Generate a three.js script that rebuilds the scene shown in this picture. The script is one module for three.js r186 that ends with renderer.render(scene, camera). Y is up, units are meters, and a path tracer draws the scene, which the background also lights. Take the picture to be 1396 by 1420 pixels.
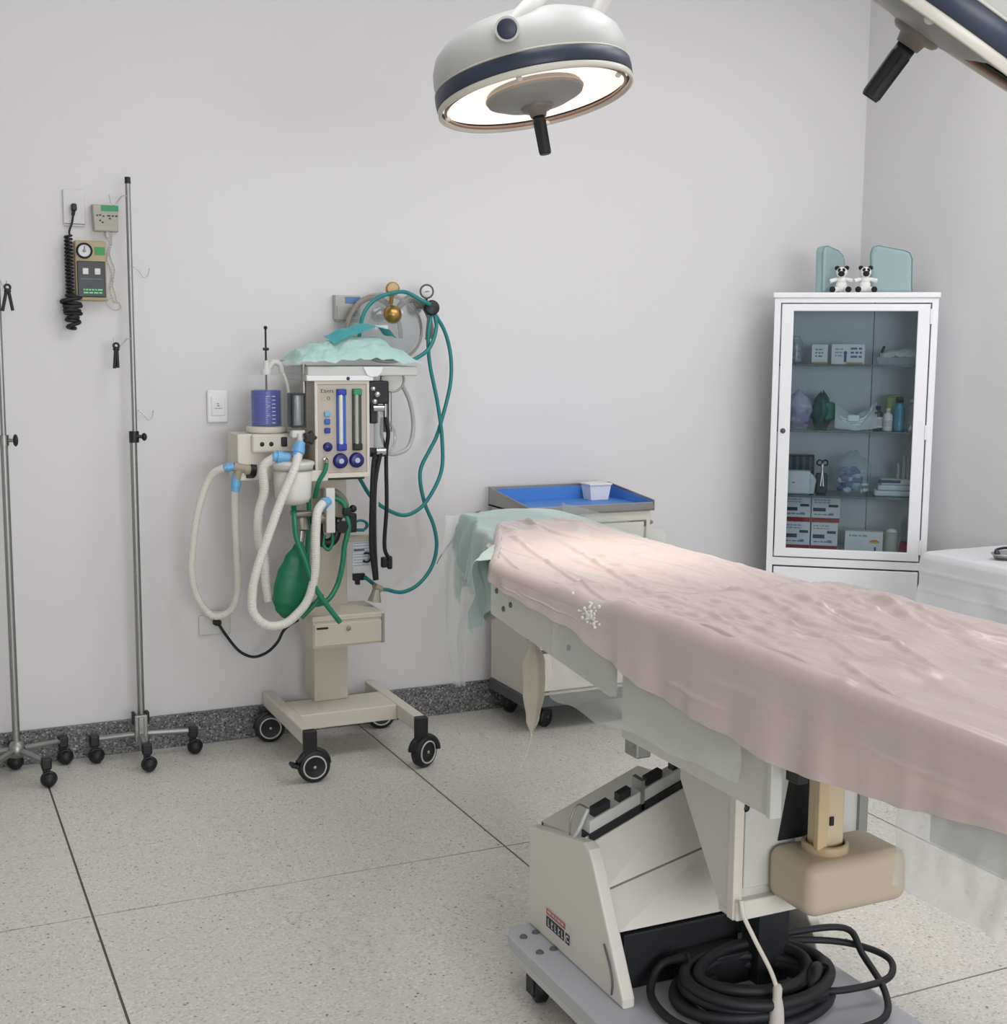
import * as THREE from 'three';
import { RoundedBoxGeometry } from 'three/addons/geometries/RoundedBoxGeometry.js';
import { mergeGeometries } from 'three/addons/utils/BufferGeometryUtils.js';
import { RectAreaLightUniformsLib } from 'three/addons/lights/RectAreaLightUniformsLib.js';
import { ImprovedNoise } from 'three/addons/math/ImprovedNoise.js';

// ---------------------------------------------------------------- camera, light, exposure
RectAreaLightUniformsLib.init();
const scene = new THREE.Scene();
scene.background = new THREE.Color(0x000000);
const R = Math.PI / 180;
const camera = new THREE.PerspectiveCamera(2 * Math.atan(710 / 1800) / R, 1396 / 1420, 0.05, 60);
camera.rotation.order = 'YXZ';
camera.position.set(0, 1.5, 0);
camera.rotation.set(-7.3 * R, -24.9 * R, 0.42 * R);
const renderer = new THREE.WebGLRenderer({ antialias: true });
renderer.toneMapping = THREE.LinearToneMapping;
renderer.toneMappingExposure = 0.91;
renderer.shadowMap.enabled = true;

// ceiling panels of the theatre (above the frame): [x, z, width, length]
const CEILING_PANELS = [[1.3, -2.85, 0.62, 1.24], [2.4, -2.85, 0.62, 1.24], [3.4, -2.85, 0.62, 1.24]];
const CEILING_Y = 3.2, PANEL_POWER = 5.3, PANEL_COLOR = 0xfdfcff;
for (const [x, z, w, l] of CEILING_PANELS) {
  const a = new THREE.RectAreaLight(PANEL_COLOR, PANEL_POWER, w - 0.04, l - 0.04);
  a.position.set(x, CEILING_Y - 0.03, z);
  a.lookAt(x, 0, z);
  scene.add(a);
}
// frosted window in the wall opposite the machine (behind the camera)
const WINDOW = { x0: -0.5, x1: 2.9, y0: 0.85, y1: 2.35, z: 2.6, power: 8.4, color: 0xfbfbff };
{
  const a = new THREE.RectAreaLight(WINDOW.color, WINDOW.power, WINDOW.x1 - WINDOW.x0 - 0.1, WINDOW.y1 - WINDOW.y0 - 0.1);
  a.position.set((WINDOW.x0 + WINDOW.x1) / 2, (WINDOW.y0 + WINDOW.y1) / 2, WINDOW.z - 0.03);
  a.lookAt((WINDOW.x0 + WINDOW.x1) / 2, (WINDOW.y0 + WINDOW.y1) / 2, -10);
  scene.add(a);
}
// the lit operating lamp shines down on the head of the table
const LAMP_AT = new THREE.Vector3(1.501, 2.123, -3.059), LAMP_DOWN = new THREE.Vector3(0.13, -0.975, 0.165).normalize();
const lampLight = new THREE.SpotLight(0xfff0e0, 5, 8, 25 * R, 1, 2);
lampLight.position.copy(LAMP_AT).addScaledVector(LAMP_DOWN, 0.03);
lampLight.target.position.copy(LAMP_AT).addScaledVector(LAMP_DOWN, 2);
lampLight.shadow.radius = 8;
lampLight.castShadow = true;
scene.add(lampLight, lampLight.target);

// ---------------------------------------------------------------- helpers
let seed = 20240611;
const rnd = () => { seed = (seed * 1664525 + 1013904223) >>> 0; return seed / 4294967296; };
const rr = (a, b) => a + (b - a) * rnd();
const noise = new ImprovedNoise();
const V = (x, y, z) => new THREE.Vector3(x, y, z);
const taken = {};
function numbered(name) { const n = taken[name] = (taken[name] ?? -1) + 1; return n ? name + '_' + String(n).padStart(3, '0') : name; }
function mat(color, roughness = 0.5, extra = {}) {
  const { metalness = 0, ...e } = extra;
  return new THREE.MeshPhysicalMaterial({ color, roughness, metalness, side: THREE.DoubleSide, ...e });
}
function tag(o, label, category, group, kind) {
  if (label) o.userData.label = label;
  if (category) o.userData.category = category;
  if (group) o.userData.group = group;
  if (kind) o.userData.kind = kind;
  return o;
}
function thing(name, label, category, at = [0, 0, 0], turn = 0, group) {
  const g = new THREE.Group();
  g.name = numbered(name); g.position.set(...at); g.rotation.y = turn;
  tag(g, label, category, group);
  scene.add(g);
  return g;
}
function prep(geos) {
  const list = (Array.isArray(geos) ? geos : [geos]).map((g) => {
    const q = g.index ? g.toNonIndexed() : g;
    for (const k of Object.keys(q.attributes)) if (!['position', 'normal', 'uv'].includes(k)) q.deleteAttribute(k);
    if (!q.attributes.uv) q.setAttribute('uv', new THREE.BufferAttribute(new Float32Array(q.attributes.position.count * 2), 2));
    return q;
  });
  return list.length > 1 ? mergeGeometries(list) : (Array.isArray(geos) ? geos[0] : geos);
}
// a part in its thing's own axes
function part(parent, name, geos, material, label) {
  const m = new THREE.Mesh(prep(geos), material);
  m.name = name;
  if (label) m.userData.label = label;
  parent.add(m);
  return m;
}
// a part whose shape is given in room metres; root is the thing's group (not turned)
function partW(root, name, geos, material, parent = root, label) {
  const g = prep(geos).clone();
  g.translate(-root.position.x, -root.position.y, -root.position.z);
  return part(parent, name, g, material, label);
}
function solo(name, geos, material, label, category, group, kind) {
  const m = new THREE.Mesh(prep(geos), material);
  m.name = numbered(name);
  tag(m, label, category, group, kind);
  scene.add(m);
  return m;
}
// thing made of one mesh, its origin moved to its base
function soloW(name, geos, material, label, category, group) {
  const g = prep(geos).clone(); g.computeBoundingBox();
  const b = g.boundingBox, c = [(b.min.x + b.max.x) / 2, b.min.y, (b.min.z + b.max.z) / 2];
  g.translate(-c[0], -c[1], -c[2]);
  const m = solo(name, g, material, label, category, group);
  m.position.set(...c);
  return m;
}
function box(w, h, d, x = 0, y = 0, z = 0, r = 0.004) {
  const g = r > 0 ? new RoundedBoxGeometry(w, h, d, 2, Math.min(r, w / 2.01, h / 2.01, d / 2.01)) : new THREE.BoxGeometry(w, h, d);
  g.translate(x, y, z);
  return g;
}
// box from its limits
const boxL = (x0, x1, y0, y1, z0, z1, r = 0.004) => box(x1 - x0, y1 - y0, z1 - z0, (x0 + x1) / 2, (y0 + y1) / 2, (z0 + z1) / 2, r);
function cyl(r0, r1, h, x = 0, y = 0, z = 0, seg = 28) { const g = new THREE.CylinderGeometry(r0, r1, h, seg); g.translate(x, y, z); return g; }
function lathe(pts, seg = 40) { return new THREE.LatheGeometry(pts.map(([a, b]) => new THREE.Vector2(Math.max(a, 1e-5), b)), seg); }
function ball(r, x = 0, y = 0, z = 0, sx = 1, sy = 1, sz = 1, seg = 16) { const g = new THREE.SphereGeometry(r, seg, Math.max(8, seg * 0.7 | 0)); g.scale(sx, sy, sz); g.translate(x, y, z); return g; }
function orient(g, at, dir) {         // turns a shape's +y to dir and moves it to at
  g.applyQuaternion(new THREE.Quaternion().setFromUnitVectors(V(0, 1, 0), V(...dir).normalize()));
  g.translate(...at);
  return g;
}
function bar(a, b, r, seg = 14, r1 = r) {
  const A = V(...a), B = V(...b), d = B.clone().sub(A), g = new THREE.CylinderGeometry(r1, r, d.length(), seg);
  g.applyQuaternion(new THREE.Quaternion().setFromUnitVectors(V(0, 1, 0), d.clone().normalize()));
  g.translate(...A.add(B).multiplyScalar(0.5).toArray());
  return g;
}
// a tube along points; radius may be a function of the share of the length
function sweep(points, radius, seg = 60, ring = 12, closed = false) {
  const c = new THREE.CatmullRomCurve3(points.map((p) => V(...p)), closed, 'centripetal');
  const fr = c.computeFrenetFrames(seg, closed), pos = [], uv = [], idx = [];
  const rf = typeof radius === 'function' ? radius : () => radius;
  for (let i = 0; i <= seg; i++) {
    const p = c.getPointAt(i / seg), r = rf(i / seg);
    for (let j = 0; j <= ring; j++) {
      const a = j / ring * Math.PI * 2, n = fr.normals[i], b = fr.binormals[i];
      pos.push(p.x + r * (Math.cos(a) * n.x + Math.sin(a) * b.x), p.y + r * (Math.cos(a) * n.y + Math.sin(a) * b.y), p.z + r * (Math.cos(a) * n.z + Math.sin(a) * b.z));
      uv.push(j / ring, i / seg);
    }
  }
  for (let i = 0; i < seg; i++) for (let j = 0; j < ring; j++) {
    const a = i * (ring + 1) + j, b = a + ring + 1;
    idx.push(a, b, a + 1, b, b + 1, a + 1);
  }
  if (!closed) for (const [e, flip] of [[0, false], [seg, true]]) {
    const p = c.getPointAt(e / seg), k = pos.length / 3; pos.push(p.x, p.y, p.z); uv.push(0.5, 0.5);
    for (let j = 0; j < ring; j++) { const a = e * (ring + 1) + j; flip ? idx.push(k, a, a + 1) : idx.push(k, a + 1, a); }
  }
  const g = new THREE.BufferGeometry();
  g.setAttribute('position', new THREE.Float32BufferAttribute(pos, 3));
  g.setAttribute('uv', new THREE.Float32BufferAttribute(uv, 2));
  g.setIndex(idx); g.computeVertexNormals();
  return g;
}
// ribbed breathing hose
function ribbed(points, r, pitch = 0.006) {
  let len = new THREE.CatmullRomCurve3(points.map((p) => V(...p)), false, 'centripetal').getLength();
  const n = Math.round(len / pitch);
  return sweep(points, (t) => r * (1 + 0.05 * Math.cos(t * n * Math.PI * 2)), n * 5, 14);
}
// a grid of points f(u, v) as a smooth sheet
function sheet(f, nu, nv) {
  const pos = [], uv = [], idx = [];
  for (let i = 0; i <= nu; i++) for (let j = 0; j <= nv; j++) { const p = f(i / nu, j / nv); pos.push(p[0], p[1], p[2]); uv.push(p[3] ?? i / nu, p[4] ?? j / nv); }
  for (let i = 0; i < nu; i++) for (let j = 0; j < nv; j++) { const a = i * (nv + 1) + j, b = a + nv + 1; idx.push(a, b, a + 1, b, b + 1, a + 1); }
  const g = new THREE.BufferGeometry();
  g.setAttribute('position', new THREE.Float32BufferAttribute(pos, 3));
  g.setAttribute('uv', new THREE.Float32BufferAttribute(uv, 2));
  g.setIndex(idx); g.computeVertexNormals();
  return g;
}
// an outline extruded with a small bevel, lying in x/y, thickness along z
function slab(points, depth, bevel = 0.002, holes = []) {
  const s = new THREE.Shape(points.map(([a, b]) => new THREE.Vector2(a, b)));
  for (const h of holes) s.holes.push(new THREE.Path(h.map(([a, b]) => new THREE.Vector2(a, b))));
  return new THREE.ExtrudeGeometry(s, { depth: depth - 2 * bevel, bevelEnabled: bevel > 0, bevelThickness: bevel, bevelSize: bevel, bevelOffset: -bevel, bevelSegments: 2, curveSegments: 12 }).translate(0, 0, bevel);
}
// solid from quads / triangles given as point lists
function solid(faces) {
  const pos = [];
  for (const f of faces) for (let k = 1; k + 1 < f.length; k++) pos.push(...f[0], ...f[k], ...f[k + 1]);
  const g = new THREE.BufferGeometry();
  g.setAttribute('position', new THREE.Float32BufferAttribute(pos, 3));
  g.setAttribute('uv', new THREE.Float32BufferAttribute(new Float32Array(pos.length / 3 * 2), 2));
  g.computeVertexNormals();
  return g;
}
// hexahedron from a bottom and a top ring of four points
function hexa(b, t) { return solid([[b[0], b[1], b[2], b[3]], [t[0], t[1], t[2], t[3]], ...[0, 1, 2, 3].map((i) => [b[i], b[(i + 1) % 4], t[(i + 1) % 4], t[i]])]); }
function canvasTex(w, h, draw, srgb = true) {
  const c = document.createElement('canvas'); c.width = w; c.height = h;
  draw(c.getContext('2d'), w, h);
  const t = new THREE.CanvasTexture(c);
  if (srgb) t.colorSpace = THREE.SRGBColorSpace;
  t.wrapS = t.wrapT = THREE.RepeatWrapping; t.magFilter = THREE.LinearFilter;
  return t;
}
// faint dashes that stand for print too small to read
function dashes(g, x, y, w, rows, h, color, gap = 1.9) {
  g.fillStyle = color;
  for (let i = 0; i < rows; i++) { let p = 0; while (p < w) { const l = rr(h * 0.8, h * 3.4); g.fillRect(x + p, y + i * h * gap, Math.min(l, w - p), h); p += l + h * 0.7; } }
}
function printed(w, h, draw, px = 900, roughness = 0.55) {   // a flat print of w x h metres
  return mat(0xffffff, roughness, { map: canvasTex(Math.max(16, Math.round(w * px)), Math.max(16, Math.round(h * px)), draw) });
}
const lerpTab = (tab, z, smooth = true) => { if (z <= tab[0][0]) return tab[0][1]; for (let i = 1; i < tab.length; i++) if (z <= tab[i][0]) { const s = (z - tab[i - 1][0]) / (tab[i][0] - tab[i - 1][0]), k = smooth ? s * s * (3 - 2 * s) : s; return tab[i - 1][1] * (1 - k) + tab[i][1] * k; } return tab[tab.length - 1][1]; };

// ---------------------------------------------------------------- surface textures
function speckle(size, base, tones, n, rMin, rMax, dark, darkN, darkR) {
  return (g) => {
    g.fillStyle = base; g.fillRect(0, 0, size, size);
    for (let i = 0; i < n; i++) {
      g.fillStyle = tones[(rnd() * tones.length) | 0];
      const x = rnd() * size, y = rnd() * size, r = rr(rMin, rMax), a = rnd() * 6.28, q = rr(0.5, 1);
      g.beginPath();
      for (let k = 0; k < 5; k++) { const b = a + k * 1.257, s = r * rr(0.7, 1.15); g.lineTo(x + Math.cos(b) * s, y + Math.sin(b) * s * q); }
      g.fill();
    }
    for (let i = 0; i < darkN; i++) {
      g.fillStyle = dark[(rnd() * dark.length) | 0];
      const x = rnd() * size, y = rnd() * size, r = rr(darkR[0], darkR[1]);
      g.beginPath(); g.ellipse(x, y, r, r * rr(0.55, 1), rnd() * 3, 0, 6.3); g.fill();
    }
  };
}
const terrazzoTex = canvasTex(1200, 1200, speckle(1200, '#d2d0c8', ['#dedcd4', '#d7d5cd', '#c2c0b8', '#ccc9c1', '#e4e2db', '#b4b2aa', '#dad8d0', '#d0cec6'], 60000, 1.6, 4.4, ['#66645f', '#7b7973', '#5a5852', '#94928b', '#85837c'], 520, [1.1, 3.2]));
const graniteTex = canvasTex(600, 600, speckle(600, '#6e6e6e', ['#8d8c89', '#77777a', '#5b5b5e', '#9b9a97', '#4a4b4e', '#686869', '#838383', '#55565a'], 12000, 2, 6, ['#2c2d31', '#bdbbb6', '#38393e', '#a19f9b'], 3000, [1.6, 4]));
const plasterBump = canvasTex(512, 512, (g, w) => {
  g.fillStyle = '#808080'; g.fillRect(0, 0, w, w);
  for (let i = 0; i < 16000; i++) { const v = (128 + rr(-26, 26)) | 0; g.fillStyle = `rgb(${v},${v},${v})`; g.beginPath(); g.arc(rnd() * w, rnd() * w, rr(0.8, 3), 0, 6.3); g.fill(); }
}, false);
const weaveBump = canvasTex(256, 256, (g, w) => {
  g.fillStyle = '#808080'; g.fillRect(0, 0, w, w);
  for (let i = 0; i < 9000; i++) { const v = (128 + rr(-40, 40)) | 0; g.fillStyle = `rgb(${v},${v},${v})`; g.fillRect(rnd() * w, rnd() * w, rnd() < 0.5 ? 7 : 1, rnd() < 0.5 ? 1 : 7); }
}, false);

const M = {
  wall: mat(0xdedddd, 0.62, { bumpMap: plasterBump, bumpScale: 0.0004 }),
  ceiling: mat(0xe8e8e6, 0.8),
  slab: mat(0xffffff, 0.38, { map: terrazzoTex }),
  joint: mat(0x5b5a56, 0.8),
  granite: mat(0xffffff, 0.42, { map: graniteTex }),
  steel: mat(0xb9bab8, 0.28, { metalness: 1 }),
  brushed: mat(0x9fa09e, 0.42, { metalness: 1 }),
  chrome: mat(0xd4d4d2, 0.14, { metalness: 1 }),
  blackPlastic: mat(0x121418, 0.45),
  blackRubber: mat(0x16181c, 0.6),
  navy: mat(0x2b3446, 0.4),
  cream: mat(0xcbc4b4, 0.42),
  creamLight: mat(0xd6d1c4, 0.42),
  offwhite: mat(0xd6d5cf, 0.4),
  white: mat(0xe9e9ea, 0.38),
  whiteEnamel: mat(0xf1f2f4, 0.33),
  greyPaint: mat(0xc6c7c3, 0.42),
  tableGrey: mat(0xcacbc3, 0.4),
  baseShell: mat(0xd8d6cc, 0.42),
  platePaint: mat(0xb9b9be, 0.45),
  darkGrey: mat(0x54585a, 0.5),
  hoseWhite: mat(0xf0eee6, 0.45, { transmission: 0.18, thickness: 0 }),
  skyBlue: mat(0x6fb0dc, 0.3),
  blue: mat(0x0b35a0, 0.35),
  navyBlue: mat(0x151c6b, 0.32),
  midBlue: mat(0x2a62b4, 0.4),
  teal: mat(0x14807f, 0.38),
  green: mat(0x0c7a58, 0.38),
  bagGreen: mat(0x08704e, 0.42),
  brass: mat(0xb79355, 0.3, { metalness: 1 }),
  clear: mat(0xffffff, 0.08, { transparent: true, opacity: 0.1 }),
  smoky: mat(0xe4e8e8, 0.1, { transmission: 0.78, thickness: 0 }),
  film: mat(0xeceeec, 0.25, { transparent: true, opacity: 0.42 }),
  filmThin: mat(0xe4e6e2, 0.25, { transparent: true, opacity: 0.36 }),
  wood: mat(0xcbbb9c, 0.55),
  beige: mat(0xb7ab94, 0.5),
  tealPad: mat(0x98b2b2, 0.5),
  paper: mat(0xe6e6e2, 0.7),
  red: mat(0x9c1f34, 0.5),
};

// ---------------------------------------------------------------- the room
const WZ = -4.8, WX = 4.02, LX = -2.2, FZ = 2.6;
function structure(name, geos, m) { const o = new THREE.Mesh(prep(geos), m); o.name = name; o.userData.kind = 'structure'; scene.add(o); return o; }
function metreUV(g, s = 1) {          // box-mapped texture coordinates, in metres
  const p = g.attributes.position, n = g.attributes.normal, uv = new Float32Array(p.count * 2);
  for (let i = 0; i < p.count; i++) {
    const ax = Math.abs(n.getX(i)), ay = Math.abs(n.getY(i)), az = Math.abs(n.getZ(i));
    const [u, v] = ay >= ax && ay >= az ? [p.getX(i), p.getZ(i)] : ax >= az ? [p.getZ(i), p.getY(i)] : [p.getX(i), p.getY(i)];
    uv[2 * i] = u / s; uv[2 * i + 1] = v / s;
  }
  g.setAttribute('uv', new THREE.BufferAttribute(uv, 2));
  return g;
}
const wl = (a, b, c, d, e, f) => metreUV(boxL(a, b, c, d, e, f, 0), 0.6);
tag(structure('wall_back', wl(LX - 0.15, WX + 0.15, -0.05, CEILING_Y + 0.15, WZ - 0.15, WZ), M.wall), 'white painted wall behind the anaesthesia machine and the drip stands');
tag(structure('wall_right', wl(WX, WX + 0.15, -0.05, CEILING_Y + 0.15, WZ, FZ + 0.15), M.wall), 'white painted side wall meeting the back wall behind the glass cabinet');
tag(structure('wall_left', wl(LX - 0.15, LX, -0.05, CEILING_Y + 0.15, WZ, FZ + 0.15), M.wall), 'white painted side wall of the operating room');
tag(structure('wall_front', wl(LX, WX, -0.05, CEILING_Y + 0.15, FZ, FZ + 0.15), M.wall), 'white painted wall opposite the anaesthesia machine');
tag(structure('ceiling', [boxL(LX, WX, CEILING_Y, CEILING_Y + 0.15, WZ, FZ, 0)], M.ceiling), 'white ceiling above the operating table');
const floor = structure('floor', boxL(LX, WX, -0.05, -0.003, WZ, FZ, 0), M.joint);
floor.userData.label = 'pale speckled terrazzo floor in large slabs with thin dark joints';
{ // terrazzo slabs: joints 1.2 m apart, a wider row along the back wall
  const xs = [LX, -2.0, -0.803, 0.397, 1.595, 2.795, WX], zs = [WZ, -3.408, -2.208, -1.008, 0.192, 1.392, FZ], j = 0.0032;
  for (let a = 0; a + 1 < xs.length; a++) for (let b = 0; b + 1 < zs.length; b++) {
    const w = xs[a + 1] - xs[a] - j * 2, d = zs[b + 1] - zs[b] - j * 2;
    const g = new THREE.BoxGeometry(w, 0.02, d), p = g.attributes.position, uv = g.attributes.uv, k = (a * 3 + b * 5) % 4;
    for (let i = 0; i < p.count; i++) {
      let u = (p.getX(i) + w / 2) / 1.4, v = (p.getZ(i) + d / 2) / 1.4;
      if (k & 1) [u, v] = [v, u];
      if (k & 2) u = 1 - u;
      uv.setXY(i, u, v);
    }
    g.translate((xs[a] + xs[a + 1]) / 2, -0.01, (zs[b] + zs[b + 1]) / 2);
    const m = new THREE.Mesh(g, M.slab); m.name = 'slab'; floor.add(m);
  }
}
const skirtBack = metreUV(boxL(LX, WX, 0, 0.125, WZ, WZ + 0.012, 0.003), 0.6);
tag(structure('baseboard_back', skirtBack, M.granite), 'grey granite skirting along the wall behind the machine');
tag(structure('baseboard_right', metreUV(boxL(WX - 0.012, WX, 0, 0.125, WZ + 0.012, FZ, 0.003), 0.6), M.granite), 'grey granite skirting along the wall beside the cabinet');
tag(structure('baseboard_left', metreUV(boxL(LX, LX + 0.012, 0, 0.125, WZ + 0.012, FZ, 0.003), 0.6), M.granite), 'grey granite skirting of the side wall');
{
  const w = structure('window_1', [boxL(WINDOW.x0, WINDOW.x1, WINDOW.y0, WINDOW.y1, WINDOW.z - 0.02, WINDOW.z, 0)], mat(0xf0f2f4, 0.6, { emissive: WINDOW.color, emissiveIntensity: 1.0 }));
  w.userData.label = 'frosted daylight window opposite the anaesthesia machine';
  const o = (e) => [[WINDOW.x0 - e, WINDOW.y0 - e], [WINDOW.x1 + e, WINDOW.y0 - e], [WINDOW.x1 + e, WINDOW.y1 + e], [WINDOW.x0 - e, WINDOW.y1 + e]];
  part(w, 'window_frame', [slab(o(0.05), 0.035, 0.003, [o(-0.01)]).translate(0, 0, WINDOW.z - 0.035)], M.white);
}
const PANEL_PLACE = ['between the anaesthesia machine and the lit operating lamp', 'between the operating lamps and the cabinet', 'above the instrument table and the cabinet'];
for (const [i, [x, z, w, l]] of CEILING_PANELS.entries()) {
  const t = thing('ceiling_light', 'flat rectangular ceiling light panel ' + PANEL_PLACE[i], 'light', [x, CEILING_Y, z], 0, 'ceiling light panels');
  const o = (s, e) => [[-s, -e], [s, -e], [s, e], [-s, e]];
  part(t, 'frame', slab(o(w / 2 + 0.02, l / 2 + 0.02), 0.02, 0.002, [o(w / 2 - 0.01, l / 2 - 0.01)]).rotateX(-Math.PI / 2).translate(0, -0.02, 0), M.white);
  part(t, 'diffuser', boxL(-w / 2 + 0.01, w / 2 - 0.01, -0.014, -0.004, -l / 2 + 0.01, l / 2 - 0.01, 0), mat(0xf5f5f5, 0.6, { emissive: PANEL_COLOR, emissiveIntensity: 0.9 }));
}

// ---------------------------------------------------------------- anaesthesia machine (measured in room metres)
{
  const t = thing('anesthesia_machine', 'cream anaesthesia machine on a wheeled H-shaped stand with hoses and a green breathing bag', 'machine', [1.42, 0, -4.5]);
  const P = (n, g, m, parent = t, l) => partW(t, n, g, m, parent, l);
  // stand: two rails along z, a crossbar, a square column
  for (const x of [1.225, 1.635]) P('base_rail', boxL(x - 0.021, x + 0.021, 0.128, 0.182, -4.765, -4.225, 0.004), M.creamLight);
  P('crossbar', boxL(1.246, 1.614, 0.125, 0.181, -4.60, -4.40, 0.004), M.creamLight);
  P('column', boxL(1.345, 1.476, 0.181, 1.06, -4.68, -4.552, 0.005), M.cream);
  // casters
  const caster = (x, z, turn, brake) => {
    const c = P('caster', [
      brake === null ? boxL(x - 0.02, x + 0.02, 0.09, 0.128, z - 0.02, z + 0.02, 0.006) : boxL(x - 0.0225, x + 0.0225, 0.095, 0.184, z + 0.0005, z + 0.032, 0.005),
      orient(lathe([[0, -0.019], [0.05, -0.019], [0.056, -0.012], [0.056, 0.012], [0.05, 0.019], [0.034, 0.019], [0.03, 0.015], [0, 0.015]], 36), [x + Math.cos(turn) * 0.012, 0.056, z + 0.018], [Math.sin(turn) * -1, 0, Math.cos(turn)]),
      ...(brake ? [orient(box(0.03, 0.014, 0.045, 0, 0, 0, 0.006), [x - 0.06, 0.07, z + 0.03], [0.35, 1, 0]), bar([x - 0.05, 0.078, z + 0.03], [x - 0.012, 0.1, z + 0.02], 0.009)] : []),
      new THREE.TorusGeometry(0.052, 0.011, 8, 20, Math.PI).translate(x + 0.012, 0.06, z + 0.018),
    ], M.blackPlastic);
    const f = [x + Math.cos(turn) * 0.012 - Math.sin(turn) * 0.021, 0.056, z + 0.018 + Math.cos(turn) * 0.021], d = [-Math.sin(turn), 0, Math.cos(turn)];
    P('wheel_ring', orient(new THREE.TorusGeometry(0.039, 0.0028, 8, 36).rotateX(Math.PI / 2), f, d), M.greyPaint, c);
    P('axle_cap', orient(ball(0.006, 0, 0, 0, 1, 0.5, 1, 12), f, d), M.steel, c);
  };
  caster(1.225, -4.225, 0.05, true); caster(1.635, -4.225, -0.5, false); caster(1.205, -4.735, 0.1, null); caster(1.65, -4.735, 0.2, null);
  // drawer box on the column
  const dz = -4.36;
  const db = P('drawer_box', [hexa([[1.285, 0.43, dz], [1.548, 0.43, dz], [1.548, 0.43, dz - 0.14], [1.285, 0.43, dz - 0.10]], [[1.285, 0.525, dz], [1.548, 0.525, dz], [1.548, 0.525, dz - 0.21], [1.285, 0.525, dz - 0.21]]), boxL(1.282, 1.551, 0.525, 0.545, dz - 0.22, dz + 0.004, 0.004)], M.cream);
  const dr = P('drawer', boxL(1.289, 1.540, 0.437, 0.516, dz - 0.01, dz + 0.006, 0.003), M.cream, db);
  P('lock', orient(lathe([[0, 0.004], [0.006, 0.004], [0.0085, 0.002], [0.0085, -0.002]], 20), [1.415, 0.496, dz + 0.008], [0, 0, 1]), M.brushed, dr);
  P('nameplate', boxL(1.297, 1.339, 0.499, 0.506, dz + 0.004, dz + 0.0075, 0), M.blackPlastic, dr);
  P('corner_strip', boxL(1.540, 1.551, 0.432, 0.54, dz - 0.012, dz + 0.007, 0.002), M.brushed, db);
  // flowmeter unit with its front panel
  const pz = -4.42;
  const un = P('flowmeter_cabinet', boxL(1.322, 1.512, 1.035, 1.372, -4.62, pz, 0.006), M.cream);
  const face = P('front_panel', boxL(1.326, 1.508, 1.046, 1.362, pz - 0.002, pz + 0.006, 0.004), mat(0xb9b0a2, 0.4), un);
  P('panel_trim', slab([[1.316, 1.03], [1.518, 1.03], [1.518, 1.374], [1.316, 1.374]], 0.01, 0.002, [[[1.327, 1.047], [1.507, 1.047], [1.507, 1.361], [1.327, 1.361]]]).translate(0, 0, pz - 0.001), M.creamLight, un);
  P('foot_strip', boxL(1.318, 1.50, 1.022, 1.032, -4.6, pz + 0.002, 0.002), M.blackPlastic, un);
  const fz = pz + 0.006;
  const flow = (x, tube, capTop, capBottom, inner) => {
    const f = P('flow_tube', [boxL(x - 0.017, x + 0.017, 1.126, 1.345, fz - 0.002, fz + 0.008, 0.003)], tube, un);
    P('glass_tube', cyl(0.0075, 0.0075, 0.19, x - 0.004, 1.235, fz + 0.012, 16), inner, f);
    P('tube_cap', boxL(x - 0.0165, x + 0.0165, 1.323, 1.344, fz, fz + 0.02, 0.004), capTop, f);
    P('tube_cap', boxL(x - 0.0165, x + 0.0165, 1.128, 1.152, fz, fz + 0.02, 0.004), capBottom, f);
  };
  flow(1.412, M.midBlue, M.blue, M.blue, mat(0xd8dad6, 0.2));
  flow(1.470, mat(0x35403a, 0.4), mat(0x2c8c5c, 0.4), M.blackPlastic, mat(0xa7ad9c, 0.2));
  for (const [x, y] of [[1.408, 1.090], [1.468, 1.091]]) {
    const k = P('flow_knob', orient(lathe([[0, 0.016], [0.02, 0.016], [0.0255, 0.012], [0.0275, 0.004], [0.0275, 0]], 32), [x, y, fz], [0, 0, 1]), M.navyBlue, un);
    P('knob_badge', orient(lathe([[0, 0.0015], [0.009, 0.001], [0.0095, 0]], 20), [x, y, fz + 0.016], [0, 0, 1]), mat(0xb8bcd0, 0.5), k);
  }
  P('selector_knob', orient(lathe([[0, 0.014], [0.013, 0.013], [0.0165, 0.007], [0.017, 0]], 24), [1.362, 1.141, fz], [0, 0, 1]), M.navyBlue, un);
  for (const [y, m] of [[1.257, M.skyBlue], [1.230, M.midBlue], [1.199, M.blue]]) P('push_button', box(0.021, 0.019, 0.01, 1.361, y, fz + 0.004, 0.004), m, un);
  P('gas_outlet', [orient(cyl(0.009, 0.011, 0.02), [1.352, 1.098, fz + 0.006], [0, 0, 1]), orient(cyl(0.006, 0.006, 0.03), [1.352, 1.098, fz + 0.02], [0, -0.4, 1])], M.chrome, un);
  P('panel_lettering', new THREE.PlaneGeometry(0.05, 0.048).translate(1.361, 1.325, fz + 0.0006), printed(0.05, 0.048, (g, w, h) => {
    g.fillStyle = '#b3ab9d'; g.fillRect(0, 0, w, h); g.fillStyle = '#2a2826'; g.font = `bold ${h * 0.36}px serif`; g.fillText('Exers', w * 0.03, h * 0.36);
    g.beginPath(); g.arc(w * 0.62, h * 0.76, h * 0.13, 0, 7); g.fillStyle = '#77706a'; g.fill(); g.fillStyle = '#d0c9bd'; g.fillRect(w * 0.59, h * 0.7, w * 0.06, h * 0.12);
  }, 3000), un);
  // top shelf
  const sh = P('top_shelf', [boxL(1.29, 1.70, 1.39, 1.424, -4.74, -4.405, 0.005), boxL(1.285, 1.53, 1.372, 1.395, -4.70, -4.408, 0.004)], M.greyPaint);
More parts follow.
